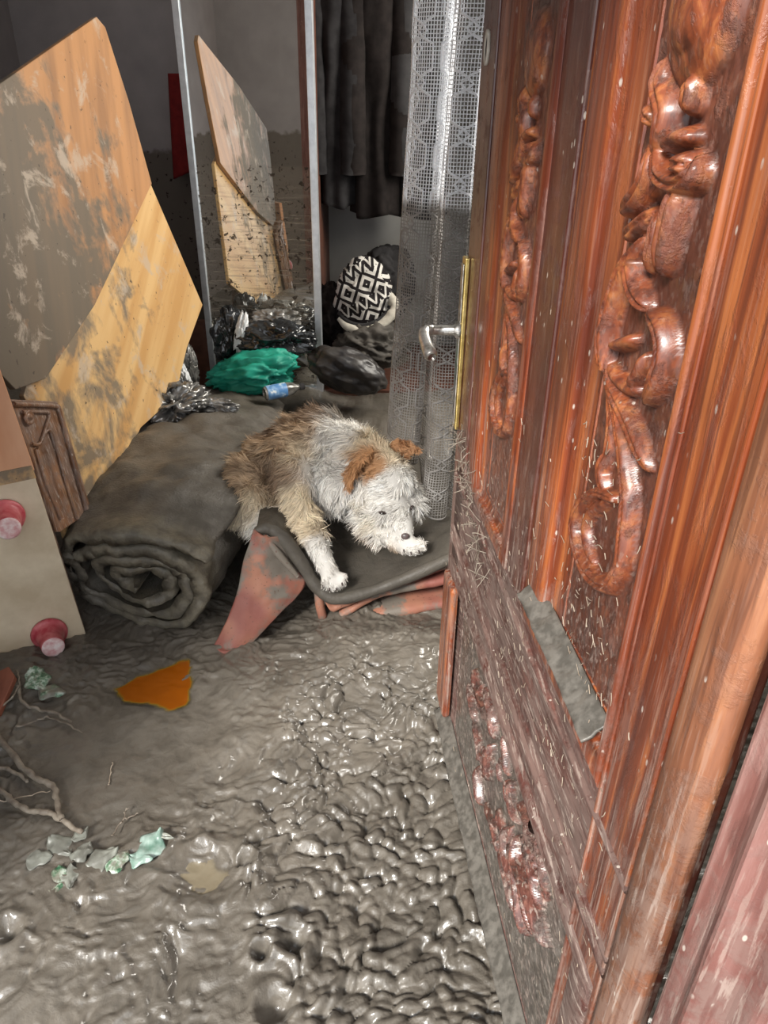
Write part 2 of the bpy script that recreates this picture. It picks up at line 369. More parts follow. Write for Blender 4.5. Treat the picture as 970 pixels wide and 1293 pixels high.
gx = lin([(-4, XL-.2, .3), (XL-.2, -1.3, .03), (-1.3, -1.0, .008), (-1.0, .34, .0042), (.34, .5, .01), (.5, 1.6, .05), (1.6, 4, .4)])
gy = lin([(-3, .1, .1), (.1, .5, .02), (.5, 2.05, .0042), (2.05, 2.6, .012), (2.6, 4.7, .025)])
GX, GY = np.meshgrid(gx, gy, indexing='ij')
GZ = mudh(GX, GY)
mesh_floor = tag(mesh('floor', np.stack([GX, GY, GZ], -1).reshape(-1, 3), grid_faces(len(gx), len(gy)), M_mud), kind='structure')
def patch_on_mud(name, outline_px, lift, mat, step=.006, soft=.012, rag=.012, seed=0, pct=96):
    P = seg_pts(outline_px); P = np.array(P); lo = P.min(0)-.03; hi = P.max(0)+.03
    X, Y = np.meshgrid(np.arange(lo[0], hi[0], step), np.arange(lo[1], hi[1], step), indexing='ij')
    w = inpoly_soft(X+rag*fbm(X*30, Y*30, s=seed), Y+rag*fbm(X*30, Y*30, s=seed+5), P, soft)
    Zm = mudh(X, Y); lvl = np.percentile(Zm[w > .6], pct); Z = lvl+.25*(Zm-lvl)+.0015; Z = np.maximum(Z, Zm-.004); V = np.stack([X, Y, Z], -1).reshape(-1, 3); Fq = grid_faces(*X.shape)
    wf = w.ravel(); keep = wf[Fq].max(1) > .01; Fq = Fq[keep]; u, inv = np.unique(Fq, return_inverse=True)
    c = np.repeat(wf[u][:, None], 3, 1)
    return mesh(name, V[u], inv.reshape(Fq.shape), mat, col=c)
def m_stain(name, c1, c2, rough, amax=1.):
    t = NT(name); a = t.sep(t.node('ShaderNodeVertexColor', layer_name='Col').outputs[0])[0]
    n = t.noise(t.pos(), 30., 3.)
    col = t.mix(t.mr(a, .15, .75), c1, c2); t.fin(col, rough, spec=.5)
    t.put(t.b.inputs['Alpha'], t.math('MULTIPLY', t.mr(t.math('ADD', a, t.math('MULTIPLY', n, .2)), .12, .62), amax)); return t.m
tag(patch_on_mud('puddle', [(150, 873), (185, 855), (236, 838), (240, 872), (234, 893), (215, 899), (190, 890), (160, 888)], .004, m_stain('orange_liquid', (.24, .17, .02), (.29, .075, .004), .14, .97), rag=.006, soft=.014),
    'orange liquid puddle spilled on the grey mud below the rolled carpet', 'puddle')
tag(patch_on_mud('water_puddle', [(232, 1092), (262, 1082), (290, 1100), (284, 1128), (250, 1136), (230, 1115)], .003, m_stain('muddy_water', (.17, .145, .11), (.33, .275, .18), .08, .45), soft=.02, seed=4, pct=55),
    'small pale yellowish water puddle in a hollow of the mud', 'puddle')

# ------------------------------------------------------------------ the carved front door
A0 = onz(562, 905)
DV = ray(373, 106).copy(); DV[2] = 0; DV = nrm(DV)           # towards the free edge
DU = -DV                                                    # u: free edge -> hinge
DN = np.array([-DV[1], DV[0], 0.]); DN = DN if DN@(CAM-A0) > 0 else -DN
def dw(u, z, w=0.): return A0[None]*[1, 1, 0]+np.outer(np.ravel(u), DU)+np.outer(np.ravel(w), DN)+np.outer(np.ravel(z), [0, 0, 1.])
def px2uz(x, y):
    p = onpl(x, y, A0, DN); return float((p-A0)@DU), float(p[2])
door = thing('front_door', dw(1.04, 0., -.02)[0], 'open red-brown carved wooden front door at the right with mud up its lower part', 'door')
def dbox(name, u0, u1, z0, z1, w0, w1, mat, parent=None, bev=.003):
    V, Fc = box_vf((0, 0, 0), (1, 1, 1)); P = dw(u0+V[:, 0]*(u1-u0), z0+V[:, 2]*(z1-z0), w0+V[:, 1]*(w1-w0))
    o = mesh(name, P, Fc, mat, parent or door, smooth=False); return bevel(o, bev) if bev else o
DT = 2.05
dbox('door_leaf', -.03, .972, .0, DT, -.045, .0, M_wd)
# stiles and rails standing a little proud of the leaf
dbox('free_stile', -.032, .07, .0, DT, .0005, .012, M_wd)
dbox('middle_stile', .405, .497, .735, DT-.08, .0005, .010, M_wd)
dbox('lock_rail', .0, .96, .505, .735, .0005, .012, M_wlow)
PROF = np.array([(0, .001), (.0, .014), (.006, .019), (.013, .015), (.017, .017), (.026, .027), (.045, .033), (.070, .034), (.092, .031), (.100, .024), (.103, .018), (.110, .014), (.125, .010), (.140, .007), (.150, .006), (.153, .009), (.157, .009), (.160, .002)])
def rect_mould(name, u0, u1, z0, z1, wl, wr, wb, wt, mat, hs=1.):
    V = []; n = len(PROF)
    for (t, w) in PROF:
        q = t/.16
        w = w*.62; V += list(dw([u0+q*wl, u1-q*wr, u1-q*wr, u0+q*wl], [z0+q*wb, z0+q*wb, z1-q*wt, z1-q*wt], [w*hs]*4))
    Fq = grid_faces(n, 4, wrap_m=True)
    o = mesh(name, V, Fq, mat, door, smooth=False); m = o.modifiers.new('split', 'EDGE_SPLIT'); m.split_angle = math.radians(50)
    return o
rect_mould('wide_panel_moulding', .512, .856, .725, DT-.10, .150, .020, .095, .08, M_wo)
rect_mould('narrow_panel_moulding', .075, .412, .725, DT-.10, .160, .037, .06, .10, M_wo, .85)
rect_mould('lower_panel_moulding', -.02, .955, .03, .505, .15, .12, .06, .055, M_wlow, .9)
dbox('hinge_stile', .852, .955, .0, DT, .0005, .013, M_wo, bev=.003)
dbox('middle_stile_edge', .497, .514, .735, DT-.08, .0005, .004, M_black)
for _u in (.858, .948): dbox('stile_bead', _u-.003, _u+.003, .0, DT, .012, .0165, M_wo, bev=.002)
# outer (hinge side) rounded worn edge
P = []; prof = [(.952, .0), (.954, .013), (.957, .017), (.968, .020), (.988, .019), (1.002, .012), (1.009, .003), (1.010, -.004)]
for u, w in prof: P += list(dw([u]*60, np.linspace(0, DT, 60), [w]*60+0*np.linspace(0, 1, 60)))
o = mesh('hinge_stile', P, grid_faces(len(prof), 60), M_we, door); m = o.modifiers.new('solid', 'SOLIDIFY'); m.thickness = .003
# carved fields
def stroke_h(U, Z, strokes):
    H = np.zeros(U.shape); K = np.zeros(U.shape)
    for pts, rad, ht in strokes:
        P = spline(np.array(pts), max(8, len(pts)*7)) if len(pts) > 2 else np.linspace(pts[0], pts[1], 8)
        n = len(P); tt = np.linspace(0, 1, n)
        rr = rad*np.clip(1.15*np.sin(np.pi*np.clip(tt*.86+.10, 0, 1))**.6, .15, 1.)
        lo = P.min(0)-rad*1.3; hi = P.max(0)+rad*1.3
        m = (U > lo[0]) & (U < hi[0]) & (Z > lo[1]) & (Z < hi[1])
        if not m.any(): continue
        u = U[m]; z = Z[m]; best = np.full(u.shape, 9.); rb = np.full(u.shape, rad)
        for i in range(n-1):
            a, b = P[i], P[i+1]; e = b-a; L = e@e+1e-12; t = np.clip(((u-a[0])*e[0]+(z-a[1])*e[1])/L, 0, 1)
            dx = u-a[0]-t*e[0]; dz = z-a[1]-t*e[1]; d = np.hypot(dx, dz); r = rr[i]*(1-t)+rr[i+1]*t
            c = d/r < best; best = np.where(c, d/r, best); rb = np.where(c, r, rb)
        v = np.clip(1-best**2, 0, 1)**.72*np.sqrt(rb/rad)
        if rad > .009: v = v*(1-np.exp(-(best/.20)**2)*.26)
        H[m] = np.maximum(H[m], v*ht); K[m] = np.maximum(K[m], sst(.02, .25, v))
    return H, K
def carved(name, u0, u1, z0, z1, strokes, wbase, st=.0017, hs=1., label=None, blobs=(), reliefmat=None):
    us = np.arange(u0, u1+st, st); zs = np.arange(z0, z1+st, st); U, Z = np.meshgrid(us, zs, indexing='ij')
    Hh, K = stroke_h(U, Z, strokes)
    for (bu, bz, ru, rz, ht) in blobs:
        d = np.hypot((U-bu)/ru, (Z-bz)/rz); b = ht*np.clip(1-d**4, 0, 1)**.8; Hh = np.maximum(Hh, b); K = np.maximum(K, sst(1., .85, d))
    f1, _, _ = worley(U*130, Z*75, 9)
    base = wbase+.0012*(1-f1)*(Hh < 1e-4)+.0006*vn(U*40, Z*40, s=3)
    Vv = dw(U, Z, base+Hh*hs); Fq = grid_faces(len(us), len(zs))
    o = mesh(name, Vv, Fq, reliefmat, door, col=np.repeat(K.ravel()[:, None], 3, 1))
    if label: o['label'] = label
    return o
C5 = lambda pts: [px2uz(700+x/1.796, 40+y/1.796) for x, y in pts]
S2 = [
 (C5([(158, 1058), (118, 1046), (84, 1078), (73, 1130), (90, 1200), (122, 1246), (155, 1252), (183, 1200), (192, 1120), (196, 1050), (188, 960), (172, 880), (150, 790), (142, 740)]), .0115, .020),
 (C5([(150, 1062), (108, 1085), (92, 1120), (96, 1170), (108, 1205)]), .009, .013),
 (C5([(140, 960), (130, 1000), (138, 1045)]), .010, .016), (C5([(145, 800), (150, 880), (140, 960), (122, 1005)]), .010, .012),
 (C5([(150, 800), (185, 860), (212, 920), (236, 992)]), .012, .018),
 (C5([(142, 760), (148, 690), (165, 620), (195, 540), (235, 470)]), .0135, .024),
 (C5([(255, 640), (282, 670), (288, 735), (268, 800), (238, 842)]), .012, .024),
 (C5([(205, 800), (225, 770), (240, 730)]), .008, .018), (C5([(160, 712), (190, 705), (212, 695)]), .008, .018),
 (C5([(150, 760), (180, 800), (215, 815)]), .009, .014), (C5([(205, 520), (215, 580), (240, 628)]), .013, .022),
 (C5([(198, 462), (225, 440), (262, 412)]), .012, .020), (C5([(325, 362), (305, 440), (278, 545)]), .015, .026), (C5([(265, 420), (258, 480), (240, 540)]), .011, .018),
 (C5([(195, 405), (230, 370), (255, 320), (262, 250)]), .014, .024),
 (C5([(278, 270), (288, 325), (325, 348), (362, 325), (368, 285)]), .011, .026), (C5([(296, 262), (325, 240), (352, 238)]), .009, .022), (C5([(330, 300), (352, 300)]), .011, .028),
 (C5([(276, 265), (298, 190), (288, 120), (300, 66)]), .0155, .026), (C5([(345, 172), (352, 140), (352, 108)]), .011, .022), (C5([(245, 180), (254, 200)]), .010, .020),
]
mu, mz = px2uz(938, 10)
top = [(lambda q: [(u, 2*1.50-z) for u, z in q])(s[0]) for s in S2]
S2full = S2+[(t, s[1], s[2]) for t, s in zip(top, S2)]
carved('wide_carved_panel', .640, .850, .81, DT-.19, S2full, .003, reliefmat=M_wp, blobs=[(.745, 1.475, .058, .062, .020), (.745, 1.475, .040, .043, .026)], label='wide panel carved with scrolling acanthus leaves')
# the narrow panel repeats the ornament, a little narrower
mapu = lambda q, dz: [(.295+(u-.745)*.80, z+dz) for u, z in q]
S1 = [(mapu(s[0], -.02), s[1]*.85, s[2]*.8) for s in S2full]
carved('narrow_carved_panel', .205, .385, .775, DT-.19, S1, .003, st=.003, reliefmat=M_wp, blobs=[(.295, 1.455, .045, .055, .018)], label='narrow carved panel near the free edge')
C7 = lambda pts: [px2uz(560+x/2.34, 740+y/2.34) for x, y in pts]
S3 = [(C7(p), r*.85, h*1.25) for p, r, h in [
 ([(110, 250), (130, 330), (170, 420)], .016, .018), ([(150, 300), (168, 380), (172, 450)], .014, .018), ([(165, 470), (158, 520), (155, 572)], .016, .022),
 ([(110, 400), (125, 470), (128, 520)], .012, .015), ([(120, 540), (124, 590), (130, 645)], .014, .018), ([(90, 290), (105, 360), (110, 400)], .012, .014),
 ([(200, 440), (205, 500), (210, 560)], .010, .014), ([(255, 640), (275, 680), (300, 730)], .014, .018), ([(215, 580), (225, 640), (240, 700)], .012, .016),
 ([(210, 715), (215, 790), (235, 870)], .014, .020), ([(245, 740), (262, 900), (272, 1030)], .013, .024), ([(230, 760), (290, 900), (330, 1062)], .013, .024),
 ([(240, 780), (275, 900), (298, 1030)], .011, .022), ([(275, 760), (300, 850), (316, 945)], .013, .020), ([(190, 780), (215, 880), (228, 960)], .012, .016),
 ([(300, 740), (318, 830), (322, 900)], .010, .014), ([(180, 660), (195, 720), (205, 770)], .011, .014), ([(270, 700), (290, 760), (320, 800)], .011, .016), ([(140, 640), (165, 720), (180, 790)], .010, .012)]]
_r = np.random.default_rng(21); _x = []
for _p, _q, _ht in list(S3)*3:
    _c = np.array(_p).mean(0)+_r.normal(0, .030, 2); _a = _r.normal(1.35, .35); _l = _r.uniform(.012, .035); _d = np.array([math.cos(_a), math.sin(_a)])*_l
    _c[1] = min(max(_c[1], .12), .41); _x.append(([tuple(_c-_d), tuple(_c+np.array([_r.normal(0, .006), 0])), tuple(_c+_d)], _r.uniform(.004, .008), _r.uniform(.008, .018)))
S3 = [(p, r*.72, h) for p, r, h in S3]+_x
carved('lower_carved_panel', .115, .845, .08, .465, S3, .003, st=.0026, reliefmat=M_wpl, label='lower carved panel caked with dried mud')
dbox('foot_moulding', .015, .105, .10, .475, .012, .031, M_wo, bev=.008)
# grooves and beads of the lock rail
for z, h in ((.545, .016), (.575, .006), (.700, .008)):
    V = []; 
    for w, dz in ((.011, 0), (.017, .15), (.019, .5), (.017, .85), (.011, 1)): V += list(dw([.0, .955], [z+dz*h]*2, [w]*2))
    mesh('rail_bead', V, grid_faces(5, 2), M_wlow, door)
# mud settled on the ledges
def ledge(name, u0, u1, za, zb, wa, wb, n=160, label=None):
    us = np.linspace(u0, u1, n); V = []
    for k, (q) in enumerate(np.linspace(0, 1, 9)):
        e = .004*math.sin(math.pi*q)
        V += list(dw(us, za+(zb-za)*q**1.6+e+.0035*fbm(us*40, us*0+q*3, s=6)*math.sin(math.pi*q), wa+(wb-wa)*q+.002*fbm(us*30, us*0+q*2, s=4)*(k == 0)))
    o = mesh(name, V, grid_faces(9, n), M_ledge, door); m = o.modifiers.new('solid', 'SOLIDIFY'); m.thickness = .004; m.offset = -1
    if label: o['label'] = label
ledge('mud_deposit', .56, .835, .792, .818, .034, .006, label='grey mud settled on the ledge under the wide panel')
ledge('mud_deposit', .03, .95, .052, .085, .034, .004, label='grey mud settled along the foot of the door')
# lock plate, lever handle, peephole, knot hole
LU = -.024
hp = tag(dbox('lock_plate', LU-.014, LU+.016, .80, 1.142, .0125, .021, M_brass, bev=.002), 'long brass lock plate')
dbox('plate_face', LU-.010, LU+.010, .81, 1.13, .0215, .0235, M_steel, hp and door, bev=.001)
hb = dw(LU, 1.005, .022)[0]; hd = DN
V, Fc = join([lathe([(.016, 0), (.016, .006), (.010, .010), (.0095, .05), (.011, .055)], hb, hd, 20)])
hs_ = mesh('handle_spindle', V, Fc, M_steel, door)
e0 = hb+hd*.055; lever = spline([e0, e0+hd*.012+DU*.004, e0+hd*.018+DU*.03+np.array([0, 0, -.004]), e0+hd*.018+DU*.075+np.array([0, 0, -.012]), e0+hd*.014+DU*.105+np.array([0, 0, -.02])], 24)
V, Fc = tube(lever, np.interp(np.linspace(0, 1, 24), [0, .1, .6, .9, 1], [.009, .011, .011, .013, .008]), 12)
mesh('door_handle', V, Fc, M_steel, door)
V, Fc = lathe([(.0, .012), (.013, .012), (.013, .017), (.009, .017), (.009, .0135), (0.0005, .0135)], dw(.018, 1.472, 0)[0], DN, 24)
V[:, 2] = 1.472+(V[:, 2]-1.472)*1.9
po = mesh('knot_hole_rim', V, Fc, simple('pale_chipped_rim', (.45, .40, .33), (.6, .55, .48), 60., .6), door)
V, Fc = lathe([(.0, .0141), (.0092, .0141), (.0092, .0149), (.0005, .0149)], dw(.018, 1.472, 0)[0], DN, 24); V[:, 2] = 1.472+(V[:, 2]-1.472)*1.9
mesh('knot_hole', V, Fc, M_black, door)
# straw and plant bits stuck to the door
def straw_bits(n, seed):
    r = np.random.default_rng(seed); V = []; Fc = []
    for i in range(n):
        if r.random() < .6: u = r.uniform(.02, .95); z = r.normal(.64, .12)
        elif r.random() < .6: u = r.normal(.72, .06); z = r.uniform(.8, 1.1)
        else: u = r.uniform(.0, .93); z = r.uniform(.1, 1.2)
        z = max(z, .06); L = r.uniform(.0015, .0075); a = r.uniform(0, math.pi); wv = .012
        if .5 < u < .63 or .08 < u < .2 and z > .74: wv = .031
        if .83 < u < .95: wv = .033
        if .0 < u < .95 and z < .5: wv = .026
        p = dw(u, z, wv+.002)[0]; d = DU*math.cos(a)+np.array([0, 0, 1])*math.sin(a); c = DU*-math.sin(a)*L*.25+np.array([0, 0, math.cos(a)])*L*.25
        P = spline([p-d*L, p+c*r.uniform(-1, 1), p+d*L], 5); v, f = tube(P, r.uniform(.0003, .0007), 4, False)
        n0 = len(V); V += list(v); Fc += [tuple(int(k)+n0 for k in q) for q in f]
    return V, Fc
V, Fc = straw_bits(480, 3); tag(mesh('straw_bits', V, Fc, M_straw, door), 'bits of straw stuck in the dried mud', kind='stuff')
# tangle of roots and straw wedged at the foot of the narrow panel
V = []; Fc = []; r = np.random.default_rng(5)
for i in range(70):
    q = r.random(); u = .06+.26*q+r.normal(0, .02); z = .83-.17*q+r.normal(0, .018); p = dw(u, z, .020+.02*r.random())[0]; d = nrm(r.normal(size=3)); L = r.uniform(.008, .026)
    v, f = tube(spline([p-d*L, p+r.normal(size=3)*.003, p+d*L], 6), .0009, 4, False); n0 = len(V); V += list(v); Fc += [tuple(int(k)+n0 for k in g) for g in f]
tag(mesh('root_tangle', V, Fc, M_twig, door), 'tangle of muddy roots wedged on the rail', kind='stuff')

# door frame (jamb) beside the hinge edge
JX = dw(1.055, 0, .0)[0]
jp = [(.277, .378), (.271, .360), (.300, .348), (.306, .325), (.40, .300), (.47, .300), (.47, .40), (.27, .40)]
V = np.array([(x, y, z) for z in (0, 2.16) for x, y in jp]); k = len(jp)
o = struct('trim_1', V, [tuple(range(k))[::-1], tuple(range(k, 2*k))]+[(i, (i+1) % k, (i+1) % k+k, i+k) for i in range(k)], M_wr); bevel(o, .005)
V, Fc = join([box_vf((-1.25, .18, 0), (-1.17, .40, 2.16)), box_vf((-1.17, .18, 2.08), (.30, .40, 2.16))]); struct('trim_2', V, Fc, M_wr)

# ------------------------------------------------------------------ boards leaning on the left
P3 = ony(255, 385, 3.05); th, ph = math.radians(10), math.radians(8)
BN = np.array([math.cos(th)*math.cos(ph), -math.sin(th)*math.cos(ph), math.sin(ph)])
def board(name, px, off, thick, mat, label, cat='board'):
    P = [onpl(x, y, P3+BN*off, BN) for x, y in px]; org = np.array([np.mean([p[0] for p in P]), np.mean([p[1] for p in P]), min(p[2] for p in P)])
    Nn = BN if np.cross(P[1]-P[0], P[2]-P[0])@BN > 0 else BN
    V, Fc = hull_prism(P, Nn, thick); o = mesh(name, V, Fc, mat, smooth=False, org=org); bevel(o, .002); return tag(o, label, cat)
board('veneered_board', [(-160, 262), (-8, 111), (122, 21), (133, 34), (163, 128), (192, 232), (120, 385), (58, 478), (20, 492), (-30, 440), (-120, 330)], .02, .018, M_board1, 'large orange-brown veneered board smeared with mud, leaning at the left wall')
board('pine_board', [(110, 200), (190, 231), (224, 310), (256, 385), (236, 440), (222, 500), (178, 540), (150, 600), (135, 660), (84, 680), (58, 560), (30, 500), (45, 440)], .0, .016, M_board2, 'pale yellow pine board tucked behind the large veneered board')

# ------------------------------------------------------------------ mirror door of the wardrobe
mL = ony(246, 240, 3.25); mR = onpl(395.5, 217, mL, np.array([math.sin(math.radians(-6)), -math.cos(math.radians(-6)), 0]))
mdir = nrm((mR-mL)*[1, 1, 0]); mn = np.array([mdir[1], -mdir[0], 0]); mw = float((mR-mL)@mdir)
mir = thing('mirror_door', (mL[0], mL[1], .2), 'tall narrow mirror door in an aluminium frame, lower half splashed with mud', 'mirror')
def mbox(name, a, b, z0, z1, d0, d1, mat, bev=.002):
    V, Fc = box_vf((0, 0, 0), (1, 1, 1)); P = mL[None]*[1, 1, 0]+np.outer(a+V[:, 0]*(b-a), mdir)+np.outer(d0+V[:, 1]*(d1-d0), mn)+np.outer(z0+V[:, 2]*(z1-z0), [0, 0, 1.])
    return bevel(mesh(name, P, Fc, mat, mir, smooth=False), bev)
def m_mirror():
    t = NT('mirror_with_mud_lines'); p = t.pos(); z = t.sep(p)[2]
    zz = t.math('ADD', z, t.math('MULTIPLY', t.noise(p, 20., 3.), .01))
    low = t.mr(zz, 1.16, .95); low2 = t.mr(zz, 1.145, 1.135)
    fine = t.noise(t.mp(p, (1.2, 1.2, 20)), 6., 5., .6); spk = t.noise(p, 45., 4., .6, .6)
    lines = t.ramp(fine, [(.50, 0.), (.62, .8)]); sp = t.ramp(spk, [(.585, 0.), (.625, 1.)])
    film = t.math('ADD', .05, t.math('MULTIPLY', low2, t.math('ADD', .10, t.math('MULTIPLY', lines, t.math('MULTIPLY', low, .42)))))
    g = t.node('ShaderNodeBsdfGlossy', {'Color': (.80, .82, .80, 1), 'Roughness': .012})
    d = t.node('ShaderNodeBsdfDiffuse', {'Color': (.36, .31, .25, 1)}); d2 = t.node('ShaderNodeBsdfDiffuse', {'Color': (.05, .04, .032, 1)})
    m = t.node('ShaderNodeMixShader'); t.l.new(film, m.inputs[0]); t.l.new(g.outputs[0], m.inputs[1]); t.l.new(d.outputs[0], m.inputs[2])
    m2 = t.node('ShaderNodeMixShader'); t.l.new(t.math('MULTIPLY', sp, t.math('MULTIPLY', low2, .9)), m2.inputs[0]); t.l.new(m.outputs[0], m2.inputs[1]); t.l.new(d2.outputs[0], m2.inputs[2])
    t.l.new(m2.outputs[0], t.out.inputs[0]); return t.m
MT = 2.1
mbox('mirror_glass', .012, mw-.012, .24, MT-.02, -.006, .000, m_mirror(), .0005)
mbox('frame', -.012, .014, .22, MT, -.018, .010, M_alu); mbox('frame', mw-.012, mw+.016, .22, MT, -.018, .010, M_alu)
mbox('frame', -.012, mw+.016, MT-.02, MT, -.016, .009, M_alu); mbox('frame', -.012, mw+.016, .205, .24, -.016, .009, M_alu)
mbox('backing_board', .0, mw, .23, MT-.01, -.016, -.007, M_rope)
# ------------------------------------------------------------------ wardrobe
wx0 = float(mR[0])+.0; wy0 = 3.24; wz = .12
ward = thing('wardrobe', (wx0, wy0, wz), 'open dark wardrobe behind the mirror door with coats hanging inside', 'wardrobe')
def wb(name, lo, hi, m): return bevel(mesh(name, *box_vf(lo, hi), m, ward, smooth=False), .002)
WX1, WY1, WT = .72, 3.95, 2.15
wb('side_panel', (wx0-.02, wy0, wz), (wx0, WY1, WT), M_rope); wb('side_panel', (WX1, wy0, wz), (WX1+.02, WY1, WT), M_rope)
wb('top_panel', (wx0-.02, wy0, WT), (WX1+.02, WY1, WT+.02), M_rope); wb('back_panel', (wx0-.02, WY1, wz), (WX1+.02, WY1+.012, WT), M_white)
wb('base_panel', (wx0, wy0, wz), (WX1, WY1, wz+.09), M_rope)
V, Fc = tube([(wx0+.001, 3.60, 2.0), (WX1-.001, 3.60, 2.0)], .013, 12); mesh('hanging_rail', V, Fc, M_alu, ward)
def coat(x, y, w, zb, mat, label, seed, depth=.10, sleeve=True):
    t = thing('hanging_coat', (x, y, zb), label, 'coat', 'coats hanging in the wardrobe')
    nz, na = 60, 56; zt = 1.93; V = []
    for i in range(nz):
        q = i/(nz-1); z = zt+(zb-zt)*q
        sh = min(1, (q/.10))**.5; ww = w*(.18+.82*sh)*(1+.10*q); dd = depth*(.35+.65*sh)
        for j in range(na):
            a = 2*math.pi*j/na; fold = 1+.10*q*math.sin(a*7+seed+2*vn(np.array(z*4), np.array(a), s=seed))+.05*float(vn(np.array(z*9), np.array(a*2), s=seed+3))
            V.append((x+ww*.5*math.cos(a)*fold, y+dd*math.sin(a)*fold, z+.01*math.sin(a*3+seed)*q))
    Fc = [tuple(f) for f in grid_faces(nz, na, wrap_m=True)]+[tuple(range(na)), tuple(range((nz-1)*na, nz*na))[::-1]]
    mesh('coat_body', V, Fc, mat, t)
    for s in ((-1, 1) if sleeve else ()):
        P = spline([(x+s*w*.36, y-.02, 1.86), (x+s*w*.5, y-.05, 1.6), (x+s*w*.50, y-.085, 1.3), (x+s*w*.46, y-.09, 1.08)], 26)
        R = np.interp(np.linspace(0, 1, 26), [0, .2, .9, 1], [.03, .058, .046, .042])*(1+.06*vn(np.arange(26)*.7, 0*np.arange(26), s=seed+8))
        v, f = tube(P, R, 16); mesh('sleeve', v, f, mat, t)
    hook = [(x+.02*math.cos(a), y, 2.0+.02*math.sin(a)+.0) for a in np.linspace(-.4, math.pi, 12)]+[(x-.02, y, 1.97), (x, y, 1.93)]
    v, f = tube(hook, .002, 6); mesh('hanger_hook', v, f, M_alu, t); return t
coat(-.235, 3.60, .155, .95, M_coat2, 'charcoal coat with long sleeve hanging beside the mirror frame', 2)
coat(-.05, 3.60, .20, .91, M_coat, 'long dark brown coat hanging in the middle of the wardrobe', 5)
coat(.15, 3.60, .19, .91, M_black, 'black coat hanging next to the lace curtain', 9)
# red cloth behind the mirror, on the back wall
zt, zb = 1.45, 1.0; V = []; cx, cy = ony(230, 180, 4.25)[0], 4.28
for i in range(40):
    q = i/39
    for j in range(24):
        a = 2*math.pi*j/24; V.append((cx+.075*(.55+.45*q)*math.cos(a)*(1+.12*math.sin(5*a+q)), cy+.04*math.sin(a), zt+(zb-zt)*q+.03*math.cos(a)*q))
tag(mesh('hanging_garment', V, [tuple(f) for f in grid_faces(40, 24, wrap_m=True)]+[tuple(range(24)), tuple(range(39*24, 40*24))[::-1]], M_redc, org=(cx, cy, zb)), 'dark red garment hanging on the back wall behind the mirror', 'garment')
# socket plate on left wall, seen in the mirror
tag(mesh('wall_socket', *box_vf((XL+.001, 1.95, 1.50), (XL+.012, 2.03, 1.58)), M_black, smooth=False), 'dark square socket plate on the left wall, seen in the mirror', 'socket')

